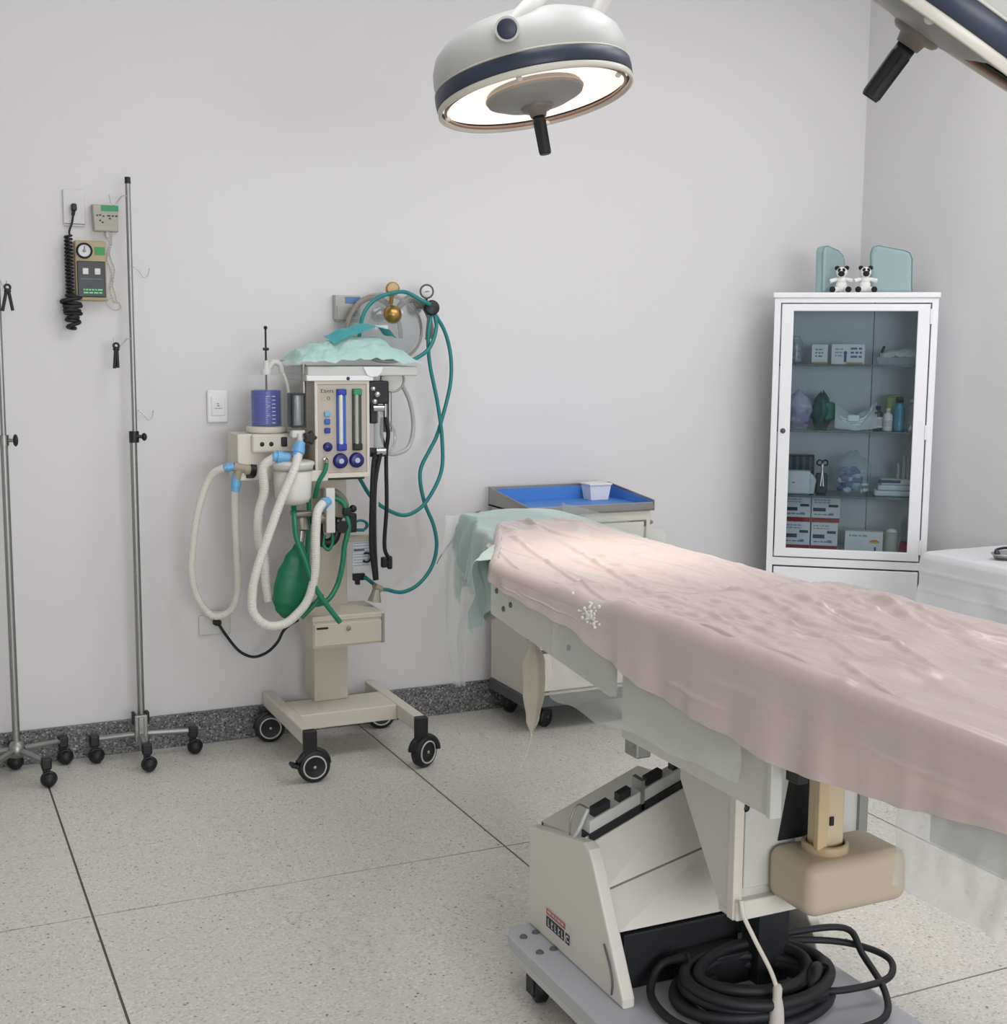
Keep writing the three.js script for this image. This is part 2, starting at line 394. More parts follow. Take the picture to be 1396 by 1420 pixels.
  P('shelf_lip', boxL(1.286, 1.53, 1.373, 1.392, -4.412, -4.402, 0.003), M.white, sh);
  P('badge', orient(lathe([[0, 0.003], [0.006, 0.002], [0.0065, 0]], 18), [1.436, 1.3815, -4.402], [0, 0, 1]), M.navy, sh);
  P('white_tab', slab([[1.49, 1.422], [1.566, 1.422], [1.560, 1.402], [1.546, 1.388], [1.520, 1.386], [1.505, 1.394]], 0.006, 0.002).translate(0, 0, -4.405), M.white, sh);
  P('rear_posts', [boxL(1.37, 1.45, 1.05, 1.39, -4.70, -4.62, 0.004)], M.cream);
  // ventilator box, bellows in a clear jar
  const vb = P('ventilator_box', [boxL(1.064, 1.30, 1.02, 1.186, -4.66, -4.51, 0.006), boxL(1.112, 1.305, 1.118, 1.186, -4.52, -4.49, 0.01)], M.creamLight);
  for (const [x, r] of [[1.147, 0.0075], [1.180, 0.0075]]) P('socket', orient(lathe([[0, 0.004], [r, 0.003], [r * 1.15, 0]], 18), [x, 1.150, -4.491], [0, 0, 1]), M.blackPlastic, vb);
  P('rocker_switch', box(0.022, 0.034, 0.01, 1.226, 1.157, -4.489, 0.004), M.blackPlastic, vb);
  const bx = 1.183, bz = -4.565;
  P('bellows_base', [lathe([[0, 0.024], [0.068, 0.024], [0.072, 0.02], [0.072, 0.004], [0.066, 0], [0, 0]], 48).translate(bx, 1.186, bz)], M.creamLight, vb);
  const rib = []; for (let i = 0; i <= 60; i++) { const u = i / 60; rib.push([0.0525 + 0.0007 * Math.cos(u * Math.PI * 24), 1.213 + u * 0.122]); }
  P('bellows', lathe([[0, 1.213], ...rib, [0.046, 1.338], [0, 1.338]], 44).translate(bx, 0, bz), M.blue, vb);
  P('scale_print', new THREE.CylinderGeometry(0.0645, 0.0645, 0.1, 20, 1, true, -0.35, 0.75).translate(bx, 1.27, bz), mat(0xffffff, 0.5, { transparent: true, map: canvasTex(96, 256, (g, w, h) => {
    g.clearRect(0, 0, w, h); g.strokeStyle = 'rgba(225,232,245,0.9)'; g.lineWidth = 3;
    for (let i = 0; i < 15; i++) { const y = 8 + i * 17; g.beginPath(); g.moveTo(8, y); g.lineTo(i % 5 ? 24 : 40, y); g.stroke(); g.fillStyle = 'rgba(225,232,245,0.85)'; if (i % 2 === 0) g.fillRect(54, y - 4, 26, 8); }
  }) }), vb);
  P('bellows_jar', lathe([[0.066, 1.21], [0.066, 1.385], [0.062, 1.392], [0, 1.392]], 48).translate(bx, 0, bz), M.clear, vb);
  P('rod', [bar([bx + 0.002, 1.338, bz], [bx + 0.002, 1.555, bz], 0.0035), ball(0.007, bx + 0.002, 1.557, bz), bar([bx - 0.008, 1.482, bz], [bx + 0.012, 1.482, bz], 0.005)], M.blackPlastic, vb);
  P('jar_fitting', [lathe([[0.02, 0], [0.018, 0.02], [0.01, 0.026], [0.01, 0.045], [0.006, 0.05]], 24).translate(bx + 0.002, 1.392, bz), sweep([[bx + 0.01, 1.412, bz], [bx + 0.03, 1.436, bz], [bx + 0.055, 1.425, bz], [bx + 0.06, 1.40, bz]], 0.011, 24)], M.offwhite, vb);
  P('side_hose', sweep([[bx + 0.06, 1.405, bz], [bx + 0.075, 1.36, bz + 0.01], [bx + 0.08, 1.27, bz + 0.01], [bx + 0.078, 1.19, bz]], 0.007, 40), M.hoseWhite, vb);
  // sight glass in a black frame and its valve
  const sg = P('sight_glass', cyl(0.017, 0.017, 0.11, 1.258, 1.272, -4.43, 20), M.smoky);
  P('sight_frame', slab([[1.232, 1.212], [1.284, 1.212], [1.284, 1.331], [1.232, 1.331]], 0.012, 0.002, [[[1.239, 1.219], [1.277, 1.219], [1.277, 1.324], [1.239, 1.324]]]).translate(0, 0, -4.418), M.blackPlastic, sg);
  P('sight_back', boxL(1.232, 1.284, 1.212, 1.331, -4.46, -4.452, 0.002), M.darkGrey, sg);
  P('hanger_pipe', bar([1.291, 1.33, -4.46], [1.291, 1.43, -4.46], 0.009), M.brushed);
  const star = []; for (let i = 0; i < 40; i++) { const a = i / 40 * 6.2832, r = 0.021 + 0.0045 * Math.cos(a * 5); star.push([1.293 + r * Math.cos(a), 1.176 + r * Math.sin(a)]); }
  P('star_knob', slab(star, 0.022, 0.004).translate(0, 0, -4.41), M.blackPlastic);
  P('valve_block', [box(0.05, 0.03, 0.035, 1.258, 1.188, -4.43, 0.008), bar([1.262, 1.19, -4.415], [1.262, 1.12, -4.40], 0.011)], M.offwhite);
  // absorber canister
  P('absorber_lid', lathe([[0, 0.035], [0.06, 0.035], [0.075, 0.03], [0.078, 0.022], [0.072, 0.014], [0.07, 0], [0, 0]], 48).translate(1.236, 1.062, -4.42), M.offwhite);
  P('absorber_canister', lathe([[0, 0], [0.03, 0.002], [0.055, 0.012], [0.063, 0.03], [0.068, 0.125], [0, 0.125]], 48).translate(1.236, 0.938, -4.42), M.offwhite);
  P('absorber_bracket', boxL(1.22, 1.36, 1.02, 1.06, -4.58, -4.40, 0.006), M.creamLight);
  // breathing hoses and their blue connectors
  P('breathing_hose', ribbed([[1.022, 1.070, -4.520], [0.984, 1.043, -4.556], [0.942, 0.923, -4.593], [0.923, 0.767, -4.624], [0.921, 0.676, -4.638], [0.947, 0.579, -4.653], [1.001, 0.515, -4.653], [1.059, 0.535, -4.638], [1.081, 0.604, -4.624], [1.074, 0.763, -4.593], [1.062, 0.922, -4.556], [1.055, 0.99, -4.520]], 0.0128), M.hoseWhite, t, 'slack white ribbed loop hose');
  P('breathing_hose', ribbed([[1.171, 1.112, -4.400], [1.133, 1.079, -4.413], [1.135, 0.990, -4.426], [1.119, 0.914, -4.440], [1.120, 0.817, -4.450], [1.136, 0.752, -4.446], [1.138, 0.664, -4.433], [1.145, 0.60, -4.420]], 0.0165), M.hoseWhite);
  P('breathing_hose', ribbed([[1.246, 1.13, -4.376], [1.226, 1.085, -4.345], [1.171, 0.969, -4.335], [1.121, 0.845, -4.328], [1.076, 0.727, -4.32], [1.061, 0.659, -4.317], [1.063, 0.585, -4.309], [1.107, 0.543, -4.300], [1.166, 0.543, -4.300], [1.213, 0.575, -4.300], [1.250, 0.620, -4.300], [1.277, 0.707, -4.304], [1.286, 0.852, -4.313], [1.299, 0.926, -4.33], [1.335, 0.952, -4.37]], 0.0152), M.hoseWhite, t, 'long white ribbed hose hanging in a wide loop');
  const sleeve = (a, b, r, n = 'hose_connector', m = M.skyBlue) => P(n, [bar(a, b, r, 20), bar([a[0] * 0.75 + b[0] * 0.25, a[1] * 0.75 + b[1] * 0.25, a[2] * 0.75 + b[2] * 0.25], [a[0] * 0.45 + b[0] * 0.55, a[1] * 0.45 + b[1] * 0.55, a[2] * 0.45 + b[2] * 0.55], r * 1.2, 20)], m);
  sleeve([1.018, 1.068, -4.52], [1.052, 1.072, -4.515], 0.014);
  sleeve([1.056, 0.985, -4.52], [1.062, 1.046, -4.52], 0.0155);
  sleeve([1.158, 1.115, -4.392], [1.215, 1.108, -4.392], 0.0185);
  sleeve([1.238, 1.112, -4.368], [1.256, 1.16, -4.39], 0.0185);
  sleeve([1.315, 0.94, -4.352], [1.352, 0.952, -4.385], 0.0165);
  P('swivel_elbow', [bar([1.05, 1.072, -4.515], [1.10, 1.062, -4.515], 0.017), bar([1.068, 1.062, -4.515], [1.062, 1.03, -4.518], 0.015), orient(cyl(0.02, 0.02, 0.02), [1.098, 1.06, -4.515], [1, 0, 0])], mat(0xa59a86, 0.35));
  P('elbow_clamp', [orient(cyl(0.023, 0.023, 0.022), [1.118, 1.057, -4.518], [1, -0.15, 0]), box(0.03, 0.016, 0.03, 1.108, 1.038, -4.518, 0.004)], M.blackPlastic);
  // green breathing bag
  {
    const a = V(1.252, 0.822, -4.385), b = V(1.198, 0.540, -4.385), d = b.clone().sub(a), L = d.length(); d.normalize();
    const side = V(-d.y, d.x, 0), pts = [[0, 0.010], [0.03, 0.011], [0.1, 0.022], [0.25, 0.044], [0.45, 0.061], [0.62, 0.066], [0.78, 0.062], [0.9, 0.047], [0.97, 0.026], [1, 0.004]];
    const rad = (u) => { for (let i = 1; i < pts.length; i++) if (u <= pts[i][0]) { const s = (u - pts[i - 1][0]) / (pts[i][0] - pts[i - 1][0]), k = s * s * (3 - 2 * s); return pts[i - 1][1] * (1 - k) + pts[i][1] * k; } return 0.004; };
    P('breathing_bag', sheet((u, v) => {
      const an = v * Math.PI * 2, r = rad(u) * (1 + 0.045 * Math.cos(an * 7 + 2) * Math.max(0, 1 - u * 1.5)), c = a.clone().addScaledVector(d, u * L);
      return [c.x + side.x * r * Math.cos(an), c.y + side.y * r * Math.cos(an), c.z + 0.55 * r * Math.sin(an)];
    }, 50, 44), M.bagGreen, t, 'limp green rubber breathing bag');
    P('bag_collar', bar([1.256, 0.85, -4.39], [1.250, 0.812, -4.385], 0.014), M.brushed);
  }
  // gas mixing valve with its white block and green hoses
  P('valve_body', [bar([1.262, 0.905, -4.43], [1.262, 0.845, -4.40], 0.026), box(0.075, 0.018, 0.06, 1.268, 0.908, -4.42, 0.006)], mat(0x8f8a7e, 0.35, { metalness: 0.5 }));
  P('valve_body', bar([1.30, 0.886, -4.43], [1.36, 0.886, -4.43], 0.02), mat(0x9a968c, 0.3, { metalness: 0.5 }));
  P('valve_outlet', bar([1.40, 0.873, -4.44], [1.435, 0.873, -4.44], 0.016), mat(0x9a968c, 0.3, { metalness: 0.5 }));
  P('white_block', boxL(1.350, 1.383, 0.835, 0.996, -4.43, -4.398, 0.003), M.offwhite);
  P('black_bracket', [sweep([[1.335, 0.895, -4.44], [1.335, 0.83, -4.44], [1.352, 0.795, -4.44], [1.385, 0.80, -4.44], [1.405, 0.845, -4.44], [1.41, 0.885, -4.44]], 0.017, 40), orient(cyl(0.022, 0.022, 0.02), [1.415, 0.852, -4.42], [0, 0, 1])], M.blackPlastic);
  const gh = (pts, r, l) => P('green_hose', sweep(pts, r, 90), M.green, t, l);
  gh([[1.238, 0.935, -4.420], [1.230, 0.904, -4.385], [1.225, 0.836, -4.345], [1.250, 0.756, -4.322], [1.271, 0.675, -4.300], [1.303, 0.617, -4.29], [1.359, 0.536, -4.275]], 0.0095, 'green rubber hose with a loose end');
  gh([[1.372, 0.952, -4.46], [1.406, 0.950, -4.455], [1.432, 0.930, -4.450], [1.434, 0.895, -4.434], [1.439, 0.853, -4.420], [1.419, 0.782, -4.407], [1.405, 0.718, -4.391], [1.378, 0.647, -4.373], [1.326, 0.601, -4.34], [1.274, 0.595, -4.34], [1.248, 0.60, -4.35]], 0.0095);
  gh([[1.31, 0.632, -4.325], [1.288, 0.606, -4.322], [1.235, 0.552, -4.33]], 0.0085);
  gh([[1.352, 1.085, -4.395], [1.345, 1.06, -4.39], [1.325, 1.02, -4.40], [1.318, 0.96, -4.43]], 0.008);
  gh([[1.30, 1.05, -4.44], [1.302, 0.97, -4.45], [1.296, 0.90, -4.43], [1.29, 0.80, -4.43], [1.285, 0.73, -4.42]], 0.0085);
  gh([[1.352, 0.825, -4.43], [1.347, 0.79, -4.425], [1.362, 0.772, -4.42], [1.378, 0.79, -4.425], [1.38, 0.85, -4.43]], 0.006);
  P('hose_arch', sweep([[1.38, 0.972, -4.5], [1.42, 0.967, -4.5], [1.452, 0.93, -4.5], [1.455, 0.86, -4.5]], 0.012, 40), mat(0x8a8f78, 0.4));
  P('hose_clip', [box(0.03, 0.026, 0.03, 1.436, 0.905, -4.43, 0.006), ball(0.014, 1.466, 0.912, -4.45), box(0.03, 0.07, 0.03, 1.465, 0.86, -4.46, 0.006)], M.blackPlastic);
  P('coiled_green_hose', [new THREE.TorusGeometry(0.026, 0.0065, 10, 32).scale(1, 0.72, 1).translate(1.51, 0.842, -4.50), bar([1.47, 0.832, -4.47], [1.52, 0.826, -4.49], 0.006)], M.teal);
  const card = P('hanging_card', boxL(1.487, 1.556, 0.66, 0.79, -4.52, -4.518, 0), printed(0.07, 0.13, (g, w, h) => { g.fillStyle = '#dfe1e4'; g.fillRect(0, 0, w, h); dashes(g, 8, 8, w - 16, 10, h * 0.02, '#7e8da6', 4); g.fillStyle = '#39527e'; g.fillRect(6, h * 0.3, w * 0.6, h * 0.045); }, 1800));
  P('card_clip', [boxL(1.485, 1.530, 0.636, 0.662, -4.525, -4.505, 0.003), boxL(1.495, 1.51, 0.62, 0.64, -4.525, -4.505, 0.002)], M.blackPlastic, card);
  P('card_hook', new THREE.TorusGeometry(0.017, 0.004, 8, 24, 4.6).rotateZ(-2.4).translate(1.538, 0.72, -4.512), M.blackPlastic, card);
  P('side_bracket', [boxL(1.47, 1.56, 0.78, 0.80, -4.56, -4.515, 0.003)], M.cream);
  // pressure lines beside the panel
  P('suction_unit', [boxL(1.518, 1.592, 1.29, 1.372, -4.47, -4.41, 0.006), boxL(1.522, 1.552, 1.22, 1.30, -4.45, -4.41, 0.006), boxL(1.518, 1.59, 1.10, 1.13, -4.47, -4.42, 0.005)], M.blackPlastic);
  P('chrome_fittings', [ball(0.012, 1.545, 1.325, -4.405), ball(0.009, 1.53, 1.345, -4.405), ball(0.010, 1.535, 1.30, -4.405), bar([1.528, 1.275, -4.405], [1.568, 1.275, -4.405], 0.012), bar([1.54, 1.12, -4.41], [1.575, 1.12, -4.41], 0.014)], M.chrome);
  P('clear_chamber', cyl(0.018, 0.018, 0.14, 1.556, 1.20, -4.425, 24), M.smoky);
  for (const [x, z] of [[1.598, -4.47], [1.618, -4.48]]) P('chrome_pipe', cyl(0.0085, 0.0085, 0.2, x, 1.285, z, 18), M.brushed);
  P('round_gauge', [orient(lathe([[0, 0.02], [0.036, 0.018], [0.042, 0.01], [0.042, -0.012], [0, -0.012]], 36), [1.618, 1.375, -4.455], [-0.15, -0.1, 1])], M.offwhite);
  P('gauge_ring', orient(new THREE.TorusGeometry(0.041, 0.004, 10, 40).rotateX(Math.PI / 2), [1.616, 1.374, -4.438], [-0.15, -0.1, 1]), M.brushed);
  P('clear_hose', sweep([[1.675, 1.392, -4.56], [1.70, 1.36, -4.58], [1.738, 1.289, -4.588], [1.755, 1.188, -4.596], [1.730, 1.118, -4.584], [1.669, 1.098, -4.552], [1.600, 1.107, -4.470]], 0.0085, 70), mat(0xcfcfca, 0.3, { transmission: 0.3, thickness: 0 }));
  P('clear_hose', sweep([[1.61, 1.22, -4.46], [1.632, 1.19, -4.47], [1.634, 1.15, -4.47], [1.612, 1.11, -4.46]], 0.005, 30), M.smoky);
  const bl = (pts, r) => P('black_line', sweep(pts, r, 60), M.blackRubber);
  bl([[1.535, 1.115, -4.405], [1.530, 1.06, -4.41], [1.528, 0.953, -4.420], [1.530, 0.772, -4.435], [1.549, 0.645, -4.450]], 0.0085);
  bl([[1.556, 1.115, -4.405], [1.543, 1.04, -4.415], [1.538, 0.95, -4.425], [1.542, 0.80, -4.44], [1.556, 0.645, -4.455]], 0.0085);
  bl([[1.586, 1.24, -4.44], [1.598, 1.19, -4.44], [1.596, 1.109, -4.455], [1.602, 0.917, -4.470], [1.598, 0.75, -4.48], [1.615, 0.715, -4.485]], 0.0075);
  bl([[1.575, 1.24, -4.44], [1.572, 1.18, -4.44], [1.592, 1.13, -4.45]], 0.006);
  P('grey_line', sweep([[1.565, 1.10, -4.46], [1.562, 1.0, -4.46], [1.565, 0.80, -4.47], [1.566, 0.64, -4.47]], 0.005, 40), M.greyPaint);
  P('line_connector', [box(0.018, 0.05, 0.02, 1.618, 0.70, -4.485, 0.006), box(0.022, 0.04, 0.02, 1.594, 0.703, -4.48, 0.006), bar([1.585, 0.70, -4.48], [1.62, 0.70, -4.485], 0.006)], M.blackPlastic);
  P('steel_funnel', [lathe([[0.014, 0.05], [0.016, 0.04], [0.017, 0.03], [0.026, 0], [0.0245, 0], [0.014, 0.032]], 28).rotateZ(-0.18).translate(1.551, 0.562, -4.465), bar([1.548, 0.622, -4.455], [1.578, 0.606, -4.465], 0.012)], mat(0xa9a596, 0.35, { metalness: 0.6 }));
}

// ---------------------------------------------------------------- on top of the machine and at the wall
{ // crumpled pale green cloth lying on the machine's shelf
  const f = (u, v) => {
    const x = 1.25 + u * 0.47, c = Math.sin(Math.PI * Math.min(1, Math.max(0, (u - 0.02) / 0.98)));
    const z = -4.64 + v * 0.245;
    const crest = lerpTab([[0, 0.012], [0.06, 0.052], [0.2, 0.072], [0.42, 0.095], [0.6, 0.112], [0.72, 0.102], [0.85, 0.06], [1, 0.012]], u);
    let h = 0.008 + crest * Math.pow(Math.max(0, Math.sin(Math.PI * (0.02 + v * 0.96))), 0.62);
    h *= 0.9 + 0.16 * noise.noise(u * 5.2, v * 3.4, 2.1) + 0.11 * noise.noise(u * 11, v * 9, 5.5);
    h += 0.005 * noise.noise(u * 22, v * 20, 1);
    const lip = Math.max(0, v - 0.9) * 10;
    return [x + 0.012 * noise.noise(v * 4, 3, u * 3), 1.427 + Math.max(0.002, h) - lip * (0.004 + 0.012 * noise.noise(u * 9, 2, 2)), z + 0.016 * noise.noise(u * 7, 8, 1) + lip * 0.006, u * 0.47, v * 0.3];
  };
  soloW('surgical_cloth', sheet(f, 90, 60), mat(0xbfe3dc, 0.7, { transmission: 0.2, thickness: 0, bumpMap: weaveBump, bumpScale: 0.0006 }), 'crumpled pale green cloth lying on top of the anaesthesia machine', 'cloth');
  const f2 = (u, v) => {
    const x = 1.385 + u * 0.235 + 0.02 * v, z = -4.53 + v * 0.075;
    const h = lerpTab([[0, 0.082], [0.3, 0.108], [0.65, 0.128], [0.85, 0.118], [1, 0.085]], u) - v * (0.028 - 0.02 * u) + 0.004 * noise.noise(u * 5, v * 3, 9);
    return [x, 1.449 + h, z, u * 0.2, v * 0.1];
  };
  soloW('folded_cloth', sheet(f2, 50, 24), mat(0x49a7ac, 0.75, { bumpMap: weaveBump, bumpScale: 0.0006 }), 'small darker teal cloth tucked on the pale green cloth', 'cloth');
}
{ // gas panel on the wall with two regulators and their hoses
  const t = thing('gas_regulator', 'brass gas regulator with round gauge plugged into the wall above the machine', 'regulator', [1.69, 1.58, -4.72]);
  const P = (n, g, m, parent = t) => partW(t, n, g, m, parent);
  P('wall_socket', orient(lathe([[0.03, 0], [0.03, 0.012], [0.022, 0.02], [0.012, 0.022], [0.012, 0.09], [0, 0.09]], 28), [1.69, 1.615, WZ], [0, 0, 1]), M.brushed);
  P('regulator_body', [orient(lathe([[0, 0.03], [0.014, 0.028], [0.026, 0.018], [0.034, 0.008], [0.034, -0.012], [0.022, -0.02], [0, -0.02]], 32), [1.689, 1.613, -4.64], [-0.1, -0.1, 1]), bar([1.69, 1.625, -4.67], [1.691, 1.69, -4.65], 0.008)], M.brass);
  const g = P('gauge', orient(lathe([[0, 0.012], [0.022, 0.011], [0.026, 0.006], [0.026, -0.01], [0, -0.01]], 32), [1.692, 1.708, -4.645], [-0.15, -0.05, 1]), M.brass);
  P('gauge_face', orient(lathe([[0, 0.0132], [0.0195, 0.0122], [0.02, 0.011]], 28), [1.692, 1.708, -4.645], [-0.15, -0.05, 1]), mat(0xc9a878, 0.4), g);
}
{
  const t = thing('gas_regulator', 'clear-faced gauge with a black valve knob on the wall above the teal hoses', 'regulator', [1.84, 1.6, -4.72]);
  const P = (n, g, m, parent = t) => partW(t, n, g, m, parent);
  P('wall_socket', orient(lathe([[0.03, 0], [0.03, 0.012], [0.02, 0.02], [0.011, 0.024], [0.011, 0.12], [0, 0.12]], 28), [1.836, 1.648, WZ], [0, 0, 1]), M.brushed);
  P('valve_knob', orient(lathe([[0, 0.022], [0.024, 0.02], [0.029, 0.014], [0.029, -0.012], [0.02, -0.02], [0, -0.02]], 30), [1.848, 1.640, -4.645], [-0.2, 0.1, 1]), M.blackPlastic);
  P('stem', bar([1.84, 1.65, -4.68], [1.833, 1.69, -4.66], 0.007), M.chrome);
  const g = P('gauge', orient(new THREE.TorusGeometry(0.0245, 0.0038, 10, 36).rotateX(Math.PI / 2), [1.831, 1.702, -4.65], [-0.15, -0.05, 1]), M.darkGrey);
  P('gauge_face', orient(lathe([[0, 0.002], [0.023, 0.0015], [0.023, -0.008], [0, -0.008]], 28), [1.831, 1.702, -4.65], [-0.15, -0.05, 1]), mat(0xd9dad8, 0.3), g);
  P('pointer', orient(box(0.016, 0.002, 0.003, 0, 0.004, 0, 0), [1.831, 1.702, -4.65], [-0.15, -0.05, 1]), M.darkGrey, g);
  P('lower_stem', bar([1.84, 1.62, -4.65], [1.828, 1.52, -4.645], 0.006), M.brushed);
}
const hose = (pts, label) => soloW('gas_hose', sweep(pts, 0.0075, 140), M.teal, label, 'hose', 'teal gas hoses at the wall');
hose([[1.530, 1.50, -4.565], [1.534, 1.542, -4.565], [1.555, 1.615, -4.575], [1.603, 1.665, -4.59], [1.672, 1.690, -4.605], [1.733, 1.696, -4.62], [1.801, 1.665, -4.615], [1.832, 1.652, -4.618]], 'teal gas hose arching over the brass regulator onto the machine top');
hose([[1.856, 1.63, -4.64], [1.862, 1.60, -4.64], [1.858, 1.566, -4.620], [1.823, 1.491, -4.600], [1.753, 1.448, -4.575], [1.715, 1.442, -4.55]], 'short teal gas hose curling from the black valve back to the shelf');
hose([[1.860, 1.625, -4.650], [1.907, 1.552, -4.655], [1.933, 1.464, -4.66], [1.936, 1.362, -4.665], [1.902, 1.217, -4.67], [1.875, 1.140, -4.67], [1.851, 1.098, -4.67], [1.812, 1.017, -4.67], [1.827, 0.900, -4.67], [1.864, 0.801, -4.66], [1.872, 0.722, -4.650], [1.845, 0.640, -4.640], [1.781, 0.581, -4.620], [1.705, 0.563, -4.590], [1.637, 0.582, -4.560], [1.585, 0.602, -4.51], [1.545, 0.632, -4.485], [1.520, 0.652, -4.48]], 'long teal gas hose snaking down the wall to the steel funnel');
hose([[1.836, 1.610, -4.620], [1.826, 1.534, -4.622], [1.834, 1.439, -4.630], [1.873, 1.270, -4.640], [1.893, 1.130, -4.645], [1.888, 1.012, -4.645], [1.823, 0.899, -4.640], [1.763, 0.866, -4.61], [1.709, 0.860, -4.585], [1.638, 0.887, -4.558], [1.567, 0.937, -4.529], [1.50, 1.03, -4.500]], 'teal gas hose looping across to the underside of the flowmeter panel');
{ // clear hood standing behind the cloth
  const t = thing('clear_hood', 'clear round plastic hood behind the cloth on the anaesthesia machine', 'hood', [1.69, 1.424, -4.68]);
  const dome = new THREE.SphereGeometry(0.15, 40, 24, 0, Math.PI * 2, 0, Math.PI * 0.56).rotateX(Math.PI / 2 - 0.25).scale(1, 0.9, 0.62).translate(0, 0.14, -0.045);
  part(t, 'shell', dome, M.smoky);
  part(t, 'rim', new THREE.TorusGeometry(0.148, 0.006, 10, 60).scale(1, 0.9, 1).rotateX(-0.25).translate(0, 0.14, -0.045), mat(0xb9b4ab, 0.25, { transmission: 0.3, thickness: 0 }));
  part(t, 'strap', new THREE.TorusGeometry(0.152, 0.016, 8, 50, Math.PI * 0.85).scale(0.55, 1, 0.9).translate(0.1, 0.10, -0.02), mat(0xaeaaa2, 0.3, { transmission: 0.35, thickness: 0 }));
  part(t, 'strap', new THREE.TorusGeometry(0.152, 0.012, 8, 50, Math.PI).scale(0.72, 1, 0.9).translate(-0.055, 0.10, -0.02), mat(0xa8a29a, 0.3, { transmission: 0.3, thickness: 0 }));
}
{
  const t = thing('gas_outlet_box', 'small grey gas outlet box with blue label on the wall beside the clear hood', 'outlet', [1.555, 1.585, WZ]);
  part(t, 'housing', [slab([[-0.05, 0.012], [-0.04, 0], [0.04, 0], [0.05, 0.012], [0.05, 0.1], [-0.05, 0.1]], 0.04, 0.004)], mat(0xb5b3ab, 0.45));
  part(t, 'label_plate', boxL(-0.012, 0.046, 0.07, 0.094, 0.038, 0.042, 0.001), mat(0x5c86b8, 0.5));
  part(t, 'cover', boxL(-0.046, 0.046, 0.006, 0.06, 0.036, 0.046, 0.004), mat(0xa5a39b, 0.4));
  part(t, 'socket', orient(lathe([[0.014, 0], [0.014, 0.01], [0.006, 0.012], [0, 0.006]], 22), [0.02, 0.034, 0.045], [0, 0, 1]), M.darkGrey);
}
{
  const t = thing('wall_switch', 'white wall switch plate beside the blue bellows of the machine', 'switch', [1.06, 1.21, WZ]);
  part(t, 'plate', box(0.078, 0.122, 0.014, 0, 0.061, 0.007, 0.007), M.white);
  part(t, 'rocker', box(0.05, 0.07, 0.008, 0, 0.062, 0.014, 0.003), M.white);
  part(t, 'marking', new THREE.PlaneGeometry(0.036, 0.026).translate(0, 0.062, 0.0186), printed(0.036, 0.026, (g, w, h) => { g.fillStyle = '#e6e6e6'; g.fillRect(0, 0, w, h); g.fillStyle = '#555'; g.fillRect(w * 0.4, h * 0.1, w * 0.18, h * 0.12); g.fillRect(w * 0.38, h * 0.4, w * 0.26, h * 0.12); dashes(g, w * 0.1, h * 0.75, w * 0.8, 1, h * 0.12, '#999'); }, 2400));
}
{
  const t = thing('wall_outlet', 'white power outlet plate low on the wall behind the slack hose loop', 'outlet', [1.032, 0.415, WZ]);
  part(t, 'plate', box(0.118, 0.076, 0.014, 0, 0.038, 0.007, 0.006), M.offwhite);
  part(t, 'cap', lathe([[0, 0.018], [0.03, 0.014], [0.04, 0.004], [0.04, 0], [0, 0]], 30).scale(1, 1, 0.5).translate(0, 0.076, 0.02), M.white);
  soloW('power_cord', [sweep([[1.04, 0.472, -4.785], [1.041, 0.462, -4.765], [1.064, 0.417, -4.729], [1.101, 0.367, -4.677], [1.142, 0.352, -4.643], [1.187, 0.372, -4.617], [1.222, 0.410, -4.603], [1.250, 0.452, -4.611], [1.30, 0.486, -4.60], [1.345, 0.495, -4.60]], 0.0055, 80), bar([1.036, 0.466, -4.785], [1.036, 0.466, -4.762], 0.013), box(0.03, 0.016, 0.02, 1.036, 0.466, -4.765, 0.004)], M.blackRubber, 'black power cord drooping from the low outlet to the machine', 'cord');
}
{
  const t = thing('blank_outlet_plate', 'tall pale wall plate with a black plug above the spiral cord', 'outlet', [0.577, 1.9, WZ]);
  part(t, 'plate', box(0.072, 0.125, 0.012, 0, 0.0625, 0.006, 0.004), M.wall);
  part(t, 'groove', boxL(-0.034, 0.034, 0.006, 0.009, 0.010, 0.0125, 0), M.darkGrey);
}
{ // black plug and spiral cord with a knotted end
  const t = thing('spiral_cord', 'black spiral cord with plug hanging in a knot beside the gauge box', 'cord', [0.56, 1.55, -4.76]);
  const P = (n, g, m, parent = t) => partW(t, n, g, m, parent);
  P('plug', [box(0.018, 0.026, 0.03, 0.574, 1.962, -4.772, 0.006), bar([0.573, 1.95, -4.768], [0.57, 1.935, -4.766], 0.006)], M.blackPlastic);
  P('lead', sweep([[0.571, 1.94, -4.766], [0.566, 1.91, -4.766], [0.556, 1.878, -4.768], [0.558, 1.865, -4.766]], 0.0036, 30), M.blackRubber);
  const helix = []; for (let i = 0; i <= 170; i++) { const u = i / 170, a = u * Math.PI * 2 * 17; helix.push([0.551 + 0.011 * Math.cos(a), 1.866 - u * 0.21, -4.762 + 0.011 * Math.sin(a)]); }
  P('spiral', sweep(helix, 0.0042, 680, 7), M.blackRubber);
  const knot = []; for (let i = 0; i <= 90; i++) { const u = i / 90, a = u * Math.PI * 2 * 11; const s = 0.012 + 0.024 * Math.abs(Math.sin(u * 9)); knot.push([0.556 + s * Math.cos(a) * (1 - u * 0.5) + 0.004 * Math.sin(u * 30), 1.655 - u * 0.095 + 0.012 * Math.sin(u * 24), -4.755 + 0.016 * Math.sin(a)]); }
  P('knot', sweep(knot, 0.0068, 460, 8), M.blackRubber);
}
